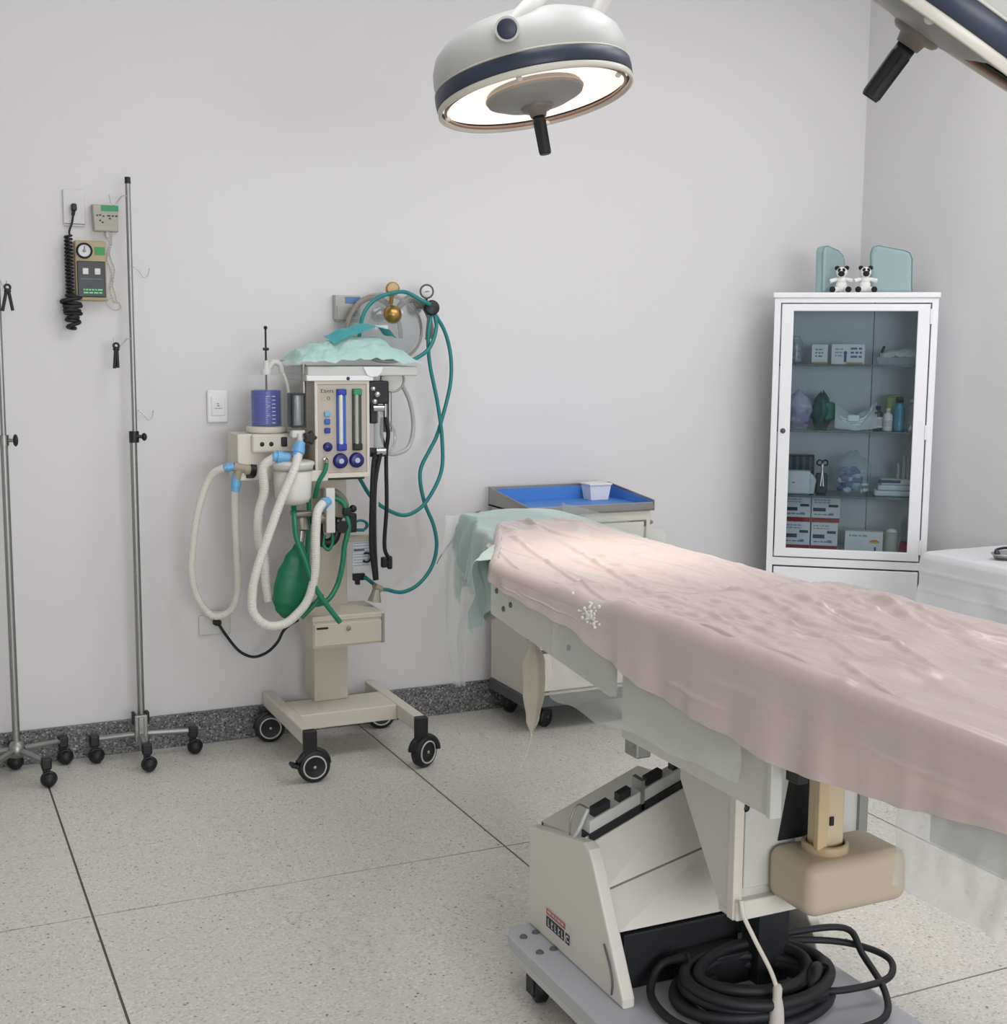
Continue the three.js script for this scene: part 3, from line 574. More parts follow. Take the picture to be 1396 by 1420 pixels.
{
  const t = thing('blood_pressure_gauge', 'tan wall box with a round dial and a dark front panel', 'gauge', [0.622, 1.645, WZ]);
  const w = 0.05;
  part(t, 'housing', box(0.104, 0.205, 0.05, 0, 0.1025, 0.025, 0.006), mat(0xb4a582, 0.5));
  const d = part(t, 'dial', orient(lathe([[0, 0.004], [0.021, 0.004], [0.0215, 0.012], [0.026, 0.012], [0.0275, 0.006], [0.0275, 0]], 36), [-0.021, 0.17, w], [0, 0, 1]), M.blackPlastic);
  part(d, 'dial_face', orient(lathe([[0, 0.0055], [0.0205, 0.0055]], 30), [-0.021, 0.17, w], [0, 0, 1]), mat(0xcfd0d0, 0.3));
  part(d, 'dial_hub', orient(lathe([[0, 0.01], [0.005, 0.009], [0.006, 0.005]], 16), [-0.021, 0.17, w], [0, 0, 1]), M.steel);
  part(d, 'pointer', box(0.003, 0.018, 0.001, -0.017, 0.177, w + 0.0068, 0).rotateZ(0.02), M.darkGrey);
  part(t, 'green_label', boxL(0.014, 0.047, 0.157, 0.184, w, w + 0.002, 0), mat(0x3a9a52, 0.5));
  part(t, 'front_panel', boxL(-0.047, 0.047, 0.012, 0.135, w - 0.002, w + 0.006, 0.003), mat(0x24292f, 0.4));
  for (const x of [-0.02, 0.02]) part(t, 'selector', [box(0.02, 0.022, 0.006, x, 0.1, w + 0.008, 0.004)], mat(0xd9dad8, 0.4));
  part(t, 'panel_line', boxL(-0.035, 0.036, 0.073, 0.075, w + 0.005, w + 0.007, 0), mat(0x6b7076, 0.4));
  part(t, 'green_readout', new THREE.PlaneGeometry(0.068, 0.022).translate(0.004, 0.032, w + 0.0066), printed(0.068, 0.022, (g, a, b) => { g.fillStyle = '#256d4c'; g.fillRect(0, 0, a, b); dashes(g, 3, b * 0.15, a - 6, 2, b * 0.22, '#a5d6b4', 2.1); }, 1600));
}
{
  const t = thing('alarm_box', 'small grey wall box with a green strip next to the drip stand pole', 'box', [0.679, 1.885, WZ]);
  part(t, 'housing', slab([[-0.04, 0], [0.04, 0], [0.043, 0.09], [-0.045, 0.09]], 0.042, 0.004), mat(0xb3b0a3, 0.45));
  part(t, 'green_strip', boxL(-0.016, 0.042, 0.069, 0.088, 0.04, 0.044, 0.001), mat(0x1f9a5e, 0.4));
  part(t, 'print', new THREE.PlaneGeometry(0.078, 0.045).translate(0, 0.042, 0.0424), printed(0.078, 0.045, (g, a, b) => { g.fillStyle = '#b3b0a3'; g.fillRect(0, 0, a, b); g.fillStyle = '#2b2f3a'; for (const [x, y, s] of [[8, 12, 8], [20, 10, 9], [35, 14, 8], [55, 12, 14], [62, 24, 9], [75, 12, 10], [20, 34, 8], [30, 42, 9], [90, 12, 10]]) g.fillRect(x, y, s, 7); }, 1300));
  part(t, 'nipple', [cyl(0.006, 0.006, 0.02, 0.005, -0.008, 0.02)], M.offwhite);
  soloW('bead_cord', [0, 1].map((k) => sweep(Array.from({ length: 9 }, (_, i) => [0.684 + 0.012 * i / 8 + k * 0.010 + 0.006 * Math.sin(i * 1.7 + k), 1.872 - i * 0.029, -4.782 + 0.006 * Math.cos(i + k)]), (u) => 0.0018 + 0.0016 * Math.max(0, Math.cos(u * 150)), 160, 7)).concat([sweep([[0.69, 1.655, -4.78], [0.675, 1.64, -4.782], [0.70, 1.615, -4.78], [0.722, 1.622, -4.778], [0.715, 1.642, -4.778], [0.695, 1.645, -4.78]], 0.002, 40, 7)]), mat(0xc8c6bc, 0.5), 'thin pale beaded cord hanging from the small grey wall box', 'cord');
}
// ---------------------------------------------------------------- drip stands
function casterW(t, P, x, z, h = 0.085) {
  const c = P('caster', [box(0.034, 0.042, 0.034, x, h - 0.002, z, 0.007), boxL(x - 0.012, x + 0.012, 0.028, h - 0.012, z - 0.006, z + 0.006, 0.003), ball(0.026, x + 0.006, 0.0262, z + 0.006, 1, 1, 1, 22), new THREE.TorusGeometry(0.0225, 0.006, 8, 26).translate(x + 0.006, 0.0285, z + 0.006)], M.blackPlastic);
  P('axle_cap', orient(ball(0.004, 0, 0, 0, 1, 0.6, 1, 10), [x + 0.012, 0.026, z + 0.02], [0.45, 0, 1]), M.darkGrey, c);
}
const hookPts = (x, y, s, z) => [[x, y, z], [x + s * 0.018, y + 0.002, z + 0.002], [x + s * 0.033, y - 0.014, z + 0.004], [x + s * 0.046, y - 0.03, z + 0.004], [x + s * 0.058, y - 0.024, z + 0.004], [x + s * 0.064, y + 0.002, z + 0.004]];
{
  const X = 0.745, Z = -4.695;
  const t = thing('drip_stand', 'steel drip stand with four wire hooks in front of the grey wall box', 'stand', [X, 0, Z]);
  const P = (n, g, m, parent = t) => partW(t, n, g, m, parent);
  P('lower_tube', cyl(0.0125, 0.0125, 1.07, X - 0.006, 0.64, Z), M.brushed);
  P('upper_tube', cyl(0.0088, 0.0088, 0.9, X, 1.605, Z), M.brushed);
  P('top_cap', cyl(0.0095, 0.0105, 0.022, X, 2.055, Z), M.blackPlastic);
  const k = P('clamp', [cyl(0.017, 0.017, 0.04, X - 0.003, 1.172, Z), bar([X, 1.175, Z + 0.01], [X + 0.028, 1.172, Z + 0.012], 0.006)], M.blackPlastic);
  P('clamp_knob', ball(0.014, X + 0.03, 1.172, Z + 0.012, 0.7, 1, 1), M.blackPlastic, k);
  for (const [y, s] of [[2.0, -1], [1.757, 1], [1.512, -1], [1.262, 1]]) P('hook', sweep(hookPts(X, y, s, Z + 0.004), 0.0022, 30, 7), M.steel);
  P('hub', [boxL(X - 0.034, X + 0.012, 0.07, 0.17, Z - 0.01, Z + 0.03, 0.004), boxL(X - 0.022, X - 0.002, 0.06, 0.165, Z + 0.028, Z + 0.04, 0.003)], M.brushed);
  for (const [a, b] of [[-0.04, -0.028], [0.008, 0.02]]) P('hub_cap', boxL(X + a, X + b, 0.135, 0.178, Z - 0.012, Z + 0.02, 0.003), M.blackPlastic);
  for (const [x, z] of [[X - 0.014, Z + 0.15], [X + 0.175, Z + 0.012], [X - 0.17, Z - 0.02]]) {
    P('foot', bar([X - 0.012, 0.098, Z + 0.01], [x, 0.088, z], 0.0105), M.brushed);
    casterW(t, P, x, z);
  }
}
{
  const X = 0.31, Z = -4.66;
  const t = thing('drip_stand', 'steel drip stand on a star base with a black clamp knob', 'stand', [X, 0, Z]);
  const P = (n, g, m, parent = t) => partW(t, n, g, m, parent);
  P('lower_tube', cyl(0.0125, 0.0125, 1.08, X, 0.64, Z), M.brushed);
  P('upper_tube', cyl(0.0088, 0.0088, 0.82, X, 1.58, Z), M.brushed);
  P('top_cap', cyl(0.0095, 0.0105, 0.022, X, 2.0, Z), M.blackPlastic);
  const k = P('clamp', [cyl(0.016, 0.016, 0.036, X, 1.172, Z), bar([X, 1.172, Z], [X + 0.03, 1.172, Z + 0.01], 0.006)], M.brushed);
  P('clamp_knob', ball(0.021, X + 0.036, 1.172, Z + 0.012, 0.42, 1, 1), M.blackPlastic, k);
  for (const [y, s] of [[1.94, -0.6], [1.70, 0.45], [1.45, -0.6]]) P('hook', sweep(hookPts(X, y, s, Z + 0.004), 0.0022, 30, 7), M.steel);
  P('hub', lathe([[0.013, 0.13], [0.024, 0.12], [0.03, 0.1], [0.026, 0.075], [0, 0.075]], 24).translate(X, 0, Z), M.brushed);
  for (const a of [12, 60, 128, 196, 268]) {
    const r = 0.165, x = X + r * Math.cos(a * R), z = Math.max(WZ + 0.045, Z + r * Math.sin(a * R) - (a < 20 ? 0.12 : 0));
    P('foot', bar([X, 0.1, Z], [x, 0.086, z], 0.0105), M.brushed);
    casterW(t, P, x, z);
  }
}
function clip(x, y, z, open, label) {
  const t = thing('black_clip', label, 'clip', [x, y, z]);
  part(t, 'jaw', bar([0, 0.075, 0], [-0.004 - open, 0, 0], 0.0055), M.blackPlastic);
  part(t, 'jaw', bar([0.004, 0.075, 0], [0.004 + open, 0.002, 0], 0.0055), M.blackPlastic);
  part(t, 'ring', [new THREE.TorusGeometry(0.009, 0.004, 8, 18).translate(0.002, 0.078, 0), ball(0.009, 0.002, 0.066, 0, 1.3, 0.8, 0.8)], M.blackPlastic);
}
clip(0.687, 1.412, -4.687, 0.002, 'closed black clip hanging from a hook of the drip stand with the top cap');
clip(0.338, 1.602, -4.652, 0.012, 'open black clip hanging from a hook of the star-based drip stand');

// ---------------------------------------------------------------- operating lamps
function lampHead(t, lit, RR) {      // built around y, the light going down
  const s = RR / 0.252;
  const L = (pts, seg = 72) => lathe(pts.map(([a, b]) => [a * s, b * s]), seg);
  const dome = part(t, 'dome', L([[0.246, 0.048], [0.2495, 0.07], [0.247, 0.098], [0.236, 0.128], [0.212, 0.154], [0.172, 0.173], [0.115, 0.186], [0.05, 0.192], [0, 0.193]]), mat(0xbcbdbb, 0.4));
  part(dome, 'dome_seam', new THREE.TorusGeometry(0.2475 * s, 0.003 * s, 8, 80).rotateX(Math.PI / 2).translate(0, 0.049 * s, 0), mat(0xc9c7ba, 0.4));
  const band = part(t, 'rim_band', L([[0.244, 0.047], [0.252, 0.045], [0.253, 0.028], [0.252, 0.011], [0.246, 0.009]]), M.navy);
  part(t, 'lower_rim', L([[0.246, 0.010], [0.251, 0.007], [0.251, -0.006], [0.247, -0.009], [0.243, -0.006], [0.243, 0.004]]), mat(0xcfccc0, 0.35));
  for (const [a0, wd] of lit ? [[3.62, 0.06], [1.72, 0.018]] : []) part(band, 'band_mark', new THREE.CylinderGeometry(0.2537 * s, 0.2537 * s, 0.008 * s, 8, 1, true, a0, wd * 2).translate(0, 0.028 * s, 0), mat(0xaeb4c0, 0.5));
  const refl = []; for (let i = 0; i <= 10; i++) { const u = i / 10; refl.push([0.118 + u * 0.12, 0.012 + 0.03 * Math.sin(Math.PI * (0.15 + u * 0.85))]); }
  part(t, 'reflector', L(refl), lit ? mat(0xf4efe6, 0.5, { emissive: 0xffeedd, emissiveIntensity: 0.95 }) : mat(0xb7b6b0, 0.3, { metalness: 0.6 }), lit ? 'glowing ring reflector' : undefined);
  part(t, 'copper_ring', new THREE.TorusGeometry(0.232 * s, 0.0042 * s, 8, 80).rotateX(Math.PI / 2).translate(0, 0.0005 * s, 0), mat(0x9a7a6a, 0.35, { metalness: 0.4 }));
  const c = part(t, 'center_cover', L([[0.122, 0.022], [0.126, 0.012], [0.122, 0.002], [0.09, -0.012], [0.05, -0.02], [0, -0.022]]), mat(0x8d8f8c, 0.45));
  part(c, 'cover_edge', new THREE.TorusGeometry(0.124 * s, 0.003 * s, 8, 64).rotateX(Math.PI / 2).translate(0, 0.012 * s, 0), mat(0xb59a80, 0.4));
  part(t, 'handle_collar', L([[0.042, -0.012], [0.042, -0.024], [0.036, -0.03], [0.024, -0.032], [0.02, -0.046], [0, -0.046]], 40), mat(0x77706a, 0.4));
  const h = part(t, 'handle', L([[0, -0.045], [0.0165, -0.045], [0.0165, -0.055], [0.0155, -0.138], [0.0135, -0.142], [0, -0.142]], 28), M.blackPlastic);
  for (let k = 0; k < 6; k++) { const a = k * 1.047; part(h, 'grip_rib', bar([0.0165 * s * Math.cos(a), -0.06 * s, 0.0165 * s * Math.sin(a)], [0.0155 * s * Math.cos(a), -0.136 * s, 0.0155 * s * Math.sin(a)], 0.002 * s, 6), M.blackRubber); }
  for (const a of [0.9, 2.2, 3.6, 5.3]) part(t, 'cover_screw', ball(0.008 * s, 0.228 * s * Math.cos(a), -0.008 * s, 0.228 * s * Math.sin(a), 1, 0.8, 1, 12), M.offwhite);
}
function aim(t, down, spin = 0) { t.quaternion.setFromUnitVectors(V(0, -1, 0), down); t.rotateY(spin); }
{
  const t = thing('operating_lamp', 'round white operating lamp with a blue band, lit above the head of the table', 'lamp', LAMP_AT.toArray());
  aim(t, LAMP_DOWN);
  lampHead(t, true, 0.252);
  t.updateMatrixWorld(true);
  const inv = t.matrixWorld.clone().invert(), l = (p) => V(...p).applyMatrix4(inv).toArray();
  // yoke: a knuckle at the near side, a second arm at the far side, both to a ceiling arm
  const A = l([1.324, 2.233, -2.852]), A2 = l([1.366, 2.249, -2.938]);
  const kn = part(t, 'knuckle', [bar(A, A2, 0.029, 26), orient(lathe([[0.036, -0.006], [0.036, 0.006], [0.03, 0.014], [0.024, 0.04], [0, 0.04]], 30), l([1.366, 2.203, -2.90]), [-0.12, 1, 0.05])], M.offwhite);
  const cd = V(...A).sub(V(...A2)).normalize();
  part(kn, 'knuckle_cap', orient(lathe([[0, 0.006], [0.02, 0.005], [0.0235, 0.002], [0.0235, -0.002]], 28), V(...A).addScaledVector(cd, 0.001).toArray(), cd.toArray()), M.navy);
  part(t, 'yoke_arm', sweep([l([1.352, 2.245, -2.905]), l([1.40, 2.295, -2.90]), l([1.452, 2.345, -2.93]), l([1.54, 2.44, -2.97]), l([1.70, 2.54, -3.04]), l([1.752, 2.57, -3.06])], 0.023, 40), M.offwhite);
  part(t, 'yoke_arm', sweep([l([1.68, 2.29, -3.12]), l([1.704, 2.366, -3.11]), l([1.73, 2.42, -3.104]), l([1.757, 2.56, -3.07])], 0.02, 40), M.offwhite);
  part(t, 'ceiling_arm', [bar(l([1.755, 2.53, -3.06]), l([1.755, 2.70, -3.06]), 0.032), bar(l([1.755, 2.68, -3.06]), l([1.60, 2.84, -1.98]), 0.036), bar(l([1.60, 2.82, -1.98]), l([1.60, 3.2, -1.98]), 0.034)], M.offwhite);
}
{
  const t = thing('operating_lamp', 'unlit operating lamp tilted steeply, its black handle pointing at the wall', 'lamp', [1.592, 2.046, -1.762]);
  const down = V(-0.348, -0.80, -0.488).normalize();
  aim(t, down);
  lampHead(t, false, 0.262);
  t.updateMatrixWorld(true);
  const inv = t.matrixWorld.clone().invert(), l = (p) => V(...p).applyMatrix4(inv).toArray();
  part(t, 'yoke_arm', sweep([[0.2, 0.12, 0.06], l([1.88, 2.30, -1.66]), l([1.90, 2.48, -1.78]), l([1.84, 2.62, -1.95])], 0.021, 40), M.offwhite);
  part(t, 'ceiling_arm', [bar(l([1.84, 2.60, -1.95]), l([1.84, 2.74, -1.95]), 0.032), bar(l([1.84, 2.72, -1.95]), l([1.74, 2.80, -1.78]), 0.034), bar(l([1.74, 2.79, -1.78]), l([1.74, 3.2, -1.78]), 0.03)], M.offwhite);
}

// ---------------------------------------------------------------- operating table
{
  const t = thing('operating_table', 'grey operating table on a wheeled base plate with a central lift column', 'table', [1.57, 0, -2.2]);
  const P = (n, g, m, parent = t, l) => partW(t, n, g, m, parent, l);
  // base plate with rounded corners
  const pl = [[1.232, -2.59], [1.236, -2.62], [1.25, -2.642], [1.275, -2.655], [1.80, -2.655], [1.83, -2.64], [1.842, -2.60], [1.842, -1.25], [1.82, -1.21], [1.27, -1.21], [1.24, -1.23], [1.232, -1.26]];
  const plate = P('base_plate', slab(pl.map(([x, z]) => [x, -z]), 0.03, 0.004).rotateX(-Math.PI / 2).translate(0, 0.1, 0), M.platePaint);
  P('plate_skirt', slab(pl.map(([x, z]) => [1.537 + (x - 1.537) * 0.985, -(-1.93 + (z + 1.93) * 0.99)]), 0.025, 0.002).rotateX(-Math.PI / 2).translate(0, 0.078, 0), M.greyPaint, plate);
  for (const [x, z] of [[1.262, -2.590], [1.262, -2.505], [1.81, -2.59], [1.81, -2.505], [1.298, -2.60], [1.298, -2.508]]) P('bolt', [lathe([[0, 0.007], [0.005, 0.006], [0.0085, 0.003], [0.0095, 0]], 16).translate(x, 0.13, z)], M.darkGrey, plate);
  for (const [x, z] of [[1.275, -2.53], [1.80, -2.53], [1.275, -1.34], [1.80, -1.34]]) {
    const c = P('caster', [orient(lathe([[0, -0.017], [0.03, -0.017], [0.038, -0.011], [0.038, 0.011], [0.03, 0.017], [0, 0.017]], 28), [x, 0.038, z], [1, 0, 0.25]), boxL(x - 0.026, x - 0.019, 0.02, 0.082, z - 0.02, z + 0.02, 0.003), boxL(x + 0.019, x + 0.026, 0.02, 0.082, z - 0.02, z + 0.02, 0.003), boxL(x - 0.026, x + 0.026, 0.07, 0.082, z - 0.025, z + 0.025, 0.003)], M.blackPlastic);
    P('wheel_hub', orient(new THREE.TorusGeometry(0.02, 0.004, 8, 24).rotateX(Math.PI / 2), [x - 0.018, 0.038, z - 0.004], [1, 0, 0.25]), M.darkGrey, c);
  }
  // base shell: two cheeks, sloping front boards, a top, a black inside
  const ridge = (x) => 0.41 + 0.105 * (1 - Math.min(1, Math.abs(x - 1.6) / 0.27));
  const mid = (x) => 0.328 + 0.062 * (1 - Math.min(1, Math.abs(x - 1.6) / 0.27));
  const cheek = (x) => slab([[2.655, 0.131], [2.655, 0.372], [2.56, 0.392], [2.41, 0.424], [2.385, 0.428], [2.362, 0.42], [2.345, 0.40], [2.205, 0.150], [2.205, 0.131]], 0.03, 0.005).rotateY(Math.PI / 2).translate(x, 0, 0);
  // slab lies in x/y with its outline's x as -z after the turn
  const ck = P('shell_cheek', cheek(1.305), M.baseShell);
  P('shell_cheek', cheek(1.81), M.baseShell);
  P('warning_label', new THREE.PlaneGeometry(0.125, 0.05).rotateY(-Math.PI / 2).translate(1.3042, 0.186, -2.50), printed(0.125, 0.05, (g, w, h) => {
    g.fillStyle = '#d9d4cb'; g.fillRect(0, 0, w, h); g.fillStyle = '#a8666a'; g.fillRect(w * 0.04, h * 0.04, w * 0.76, h * 0.3); dashes(g, w * 0.08, h * 0.12, w * 0.66, 1, h * 0.12, '#d9b9b6');
    g.fillStyle = '#1d222b'; g.fillRect(w * 0.04, h * 0.4, w * 0.72, h * 0.52); g.fillRect(w * 0.8, h * 0.42, w * 0.17, h * 0.5);
    g.strokeStyle = '#c9c8c4'; g.lineWidth = h * 0.08; for (let i = 0; i < 5; i++) { const x = w * (0.12 + i * 0.135); g.beginPath(); g.moveTo(x, h * 0.5); g.lineTo(x, h * 0.82); g.lineTo(x + w * 0.05, h * 0.82); if (i % 2) { g.moveTo(x, h * 0.64); g.lineTo(x + w * 0.06, h * 0.56); } g.stroke(); }
    g.beginPath(); g.arc(w * 0.885, h * 0.67, h * 0.13, 0.6, 5.6); g.stroke();
  }, 2200), ck, 'red and black printed label');
  P('cheek_wire', sweep([[1.303, 0.24, -2.285], [1.302, 0.205, -2.258], [1.302, 0.17, -2.245], [1.304, 0.142, -2.25]], 0.0022, 24, 7), M.darkGrey, ck);
  const board = (ya, za, yb, zb, th = 0.014) => {
    const q = []; const xs = [1.338, 1.60, 1.806];
    for (let i = 0; i < 2; i++) { const a = xs[i], b = xs[i + 1]; q.push(hexa([[a, yb(a), zb], [b, yb(b), zb], [b, yb(b), zb - th], [a, yb(a), zb - th]], [[a, ya(a), za], [b, ya(b), za], [b, ya(b), za - th], [a, ya(a), za - th]])); }
    return q;
  };
  P('shell_board', board(ridge, -2.408, (x) => mid(x) + 0.0025, -2.342), M.baseShell);
  P('shell_board', board((x) => mid(x) - 0.0025, -2.341, () => 0.262, -2.278), M.baseShell);
  const top = []; for (const [a, b] of [[1.338, 1.60], [1.60, 1.806]]) top.push(hexa([[a, ridge(a) - 0.045, -2.655], [b, ridge(b) - 0.045, -2.655], [b, ridge(b) - 0.012, -2.42], [a, ridge(a) - 0.012, -2.42]], [[a, ridge(a) - 0.035, -2.655], [b, ridge(b) - 0.035, -2.655], [b, ridge(b) - 0.002, -2.42], [a, ridge(a) - 0.002, -2.42]]));
  P('shell_top', top, M.baseShell);
  P('shell_back', boxL(1.338, 1.806, 0.131, 0.38, -2.655, -2.643, 0.002), M.baseShell);
  P('inner_housing', [boxL(1.345, 1.80, 0.131, 0.36, -2.64, -2.40, 0.004), boxL(1.345, 1.64, 0.131, 0.256, -2.40, -2.272, 0.004), boxL(1.47, 1.62, 0.131, 0.20, -2.275, -2.20, 0.004), boxL(1.62, 1.70, 0.131, 0.5, -2.235, -2.17, 0.004), hexa([[1.345, 0.262, -2.40], [1.80, 0.262, -2.40], [1.80, 0.262, -2.30], [1.345, 0.262, -2.30]], [[1.345, 0.27, -2.40], [1.80, 0.27, -2.40], [1.80, 0.27, -2.31], [1.345, 0.27, -2.31]])], M.blackRubber);
  // control rail on the shell: silver bar, black gap, black pedals
  const rail = (x0, x1, y0, y1, z0, z1) => { const s = (0.105 / 0.27); const Y = (x, y) => 0.41 + (x - 1.33) * s + y; return hexa([[x0, Y(x0, y0), z0], [x1, Y(x1, y0), z0], [x1, Y(x1, y0), z1], [x0, Y(x0, y0), z1]], [[x0, Y(x0, y1), z0], [x1, Y(x1, y1), z0], [x1, Y(x1, y1), z1], [x0, Y(x0, y1), z1]]); };
  const cr = P('control_rail', rail(1.338, 1.60, 0.018, 0.046, -2.455, -2.418), M.greyPaint);
  P('rail_gap', rail(1.335, 1.60, 0.0, 0.018, -2.45, -2.412), M.blackPlastic, cr);
  for (const [x0, x1] of [[1.352, 1.392], [1.415, 1.445], [1.487, 1.526], [1.555, 1.592]]) P('pedal', rail(x0, x1, 0.045, 0.064, -2.446, -2.424), M.blackPlastic, cr);
  P('rail_bracket', rail(1.466, 1.474, 0.004, 0.072, -2.455, -2.412), M.brushed, cr);
  P('pedal_guard', sweep([[1.335, 0.425, -2.415], [1.318, 0.41, -2.43], [1.312, 0.40, -2.455], [1.325, 0.44, -2.44], [1.345, 0.48, -2.44]], 0.004, 40, 8), M.greyPaint, cr);
  P('wire_loop', sweep([[1.318, 0.40, -2.475], [1.325, 0.45, -2.48], [1.345, 0.475, -2.485], [1.37, 0.462, -2.48]], 0.0022, 40, 7), M.brushed, cr);
  // lift column
  const col = P('lift_column', [slab([[2.235, 0.86], [2.235, 0.60], [2.08, 0.385], [2.04, 0.385], [2.04, 0.86]], 0.15, 0.004).rotateY(Math.PI / 2).translate(1.45, 0, 0), boxL(1.60, 1.84, 0.44, 0.86, -2.235, -2.12, 0.006)], M.tableGrey);
  P('column_trim', boxL(1.448, 1.47, 0.372, 0.80, -2.05, -2.028, 0.003), M.creamLight, col);
  P('column_panel', boxL(1.476, 1.60, 0.43, 0.80, -2.044, -2.034, 0.003), M.tableGrey, col);
  P('column_foot', boxL(1.452, 1.60, 0.372, 0.412, -2.085, -2.02, 0.004), M.baseShell, col);
  P('column_side_panel', boxL(1.655, 1.838, 0.43, 0.86, -2.122, -2.108, 0.003), M.tableGrey, col);
  P('column_side_strip', boxL(1.818, 1.842, 0.43, 0.86, -2.11, -2.10, 0.002), M.brushed, col);
  P('column_bolt', ball(0.008, 1.474, 0.60, -2.03, 1, 1, 0.5), M.blackPlastic, col);
  P('column_cavity', hexa([[1.555, 0.52, -2.03], [1.66, 0.52, -2.03], [1.66, 0.52, -2.11], [1.555, 0.52, -2.11]], [[1.60, 0.76, -2.03], [1.66, 0.76, -2.03], [1.66, 0.76, -2.11], [1.60, 0.76, -2.11]]), M.blackRubber, col);
  // beige gear housing with its post
  const mb = P('gear_housing', [box(0.245, 0.108, 0.145, 1.652, 0.464, -1.965, 0.026)], M.beige);
  P('housing_socket', [lathe([[0.04, 0], [0.046, 0.004], [0.046, 0.02], [0.04, 0.024], [0.038, 0.02]], 32).translate(1.618, 0.512, -1.965)], mat(0xb39e7c, 0.5), mb);
  P('gear_post', [boxL(1.588, 1.652, 0.505, 0.86, -1.99, -1.945, 0.012)], M.wood, mb);
  P('post_cover', [boxL(1.576, 1.60, 0.53, 0.71, -1.95, -1.935, 0.003)], mat(0xc6b08a, 0.5), mb);
  for (const [x, y] of [[1.622, 0.752], [1.615, 0.573]]) P('post_slot', boxL(x - 0.005, x + 0.004, y, y + 0.018, -1.946, -1.941, 0.001), M.blackPlastic, mb);
  // top frame, side plates and pads
  const fr = P('top_frame', [boxL(1.40, 1.76, 0.845, 0.885, -2.62, -1.3, 0.004), boxL(1.36, 1.80, 0.83, 0.862, -2.30, -1.98, 0.004)], M.greyPaint);
  const sideBeam = (x, m) => P('side_beam', hexa([[x, 0.842, -2.875], [x + 0.016, 0.842, -2.875], [x + 0.016, 0.782, -2.275], [x, 0.782, -2.275]], [[x, 0.93, -2.875], [x + 0.016, 0.93, -2.875], [x + 0.016, 0.90, -2.275], [x, 0.90, -2.275]]), m);
  const sb = sideBeam(1.302, M.tableGrey); sideBeam(1.83, M.tableGrey);
  for (const [y, z] of [[0.905, -2.84], [0.885, -2.76], [0.868, -2.80], [0.845, -2.46]]) P('bolt', orient(lathe([[0, 0.004], [0.006, 0.003], [0.0075, 0]], 14), [1.302, y, z], [-1, 0, 0]), M.darkGrey, sb);
  const spl = P('side_plate', boxL(1.318, 1.333, 0.70, 0.90, -2.255, -1.745, 0.003), M.tableGrey);
  P('plate_edge', boxL(1.312, 1.336, 0.70, 0.90, -1.752, -1.738, 0.003), M.greyPaint, spl);
  P('side_plate', boxL(1.81, 1.825, 0.70, 0.90, -2.255, -1.745, 0.003), M.tableGrey);
  P('leg_rail', boxL(1.305, 1.325, 0.80, 0.868, -1.36, -0.92, 0.004), M.greyPaint);
  P('rail_slot', boxL(1.338, 1.36, 0.77, 0.84, -1.735, -1.70, 0.003), M.blackPlastic);
  P('under_bracket', [bar([1.34, 0.72, -2.215], [1.34, 0.69, -2.245], 0.016), boxL(1.335, 1.37, 0.66, 0.70, -2.27, -2.22, 0.004)], M.brushed);
  P('head_bar', [bar([1.36, 0.87, -2.86], [1.60, 0.90, -3.50], 0.012), bar([1.80, 0.87, -2.86], [1.82, 0.90, -3.50], 0.012), bar([1.34, 0.86, -2.86], [1.36, 0.80, -3.02], 0.012)], M.brushed);
  const pad = mat(0x3c4246, 0.6);
  P('seat_pad', [boxL(1.325, 1.825, 0.885, 0.958, -2.86, -2.255, 0.02), boxL(1.325, 1.825, 0.885, 0.968, -2.245, -0.92, 0.02)], pad);
  P('head_pad', [hexa([[1.36, 0.90, -2.87], [1.825, 0.90, -2.87], [1.85, 0.90, -3.70], [1.625, 0.90, -3.70]], [[1.36, 0.955, -2.87], [1.825, 0.955, -2.87], [1.85, 0.965, -3.70], [1.625, 0.965, -3.70]])], pad);
  void fr;
}
// ---------------------------------------------------------------- drapes on the table
const pinkTex = canvasTex(512, 512, (g, w) => {
  g.fillStyle = '#d8c8c4'; g.fillRect(0, 0, w, w);
  for (let i = 0; i < 5000; i++) { g.fillStyle = rnd() < 0.5 ? 'rgba(222,203,198,0.12)' : 'rgba(208,186,180,0.12)'; g.fillRect(rnd() * w, rnd() * w, rr(2, 22), rr(1, 3)); }
});
const M_pink = mat(0xffffff, 0.27, { map: pinkTex, transmission: 0.12, thickness: 0, bumpMap: weaveBump, bumpScale: 0.0002 });
function wrinkle(x, z) {
  let h = 0;
  const a = noise.noise(x * 6 + z * 0.9, z * 1.5, 0.3), b = noise.noise(x * 13 - z * 1.4 + 4, z * 2.3, 3.3), c = noise.noise(x * 9 + z * 2.2, z * 1.1 + 7, 6.1);
  const rg = (n, k) => { const q = Math.max(0, 1 - Math.abs(n) * k); return q * q * (3 - 2 * q); };
  const d = noise.noise(x * 11 + z * 2.6 + 2, z * 0.8, 9.4), e = noise.noise(x * 26 - z * 2 + 5, z * 2.2, 12.7);
  h += 0.006 * rg(a, 7) + 0.0045 * rg(b, 8) + 0.003 * a + 0.0065 * rg(d, 9) + 0.0016 * rg(e, 5);
  const seat = Math.exp(-Math.pow((z + 1.95) / 0.36, 2));
  h += seat * (0.007 * rg(c, 7) + 0.006 * rg(noise.noise(x * 17 + z * 3.4, z * 1.5 + 3, 15.1), 6) + 0.004 * rg(noise.noise(x * 30 - z * 4, z * 2 + 8, 21.1), 5));
  return h;
}
const nearEdge = [[-3.47, 1.582], [-3.30, 1.498], [-3.10, 1.41], [-2.93, 1.320], [-2.87, 1.297], [-2.78, 1.288], [-0.9, 1.285]];
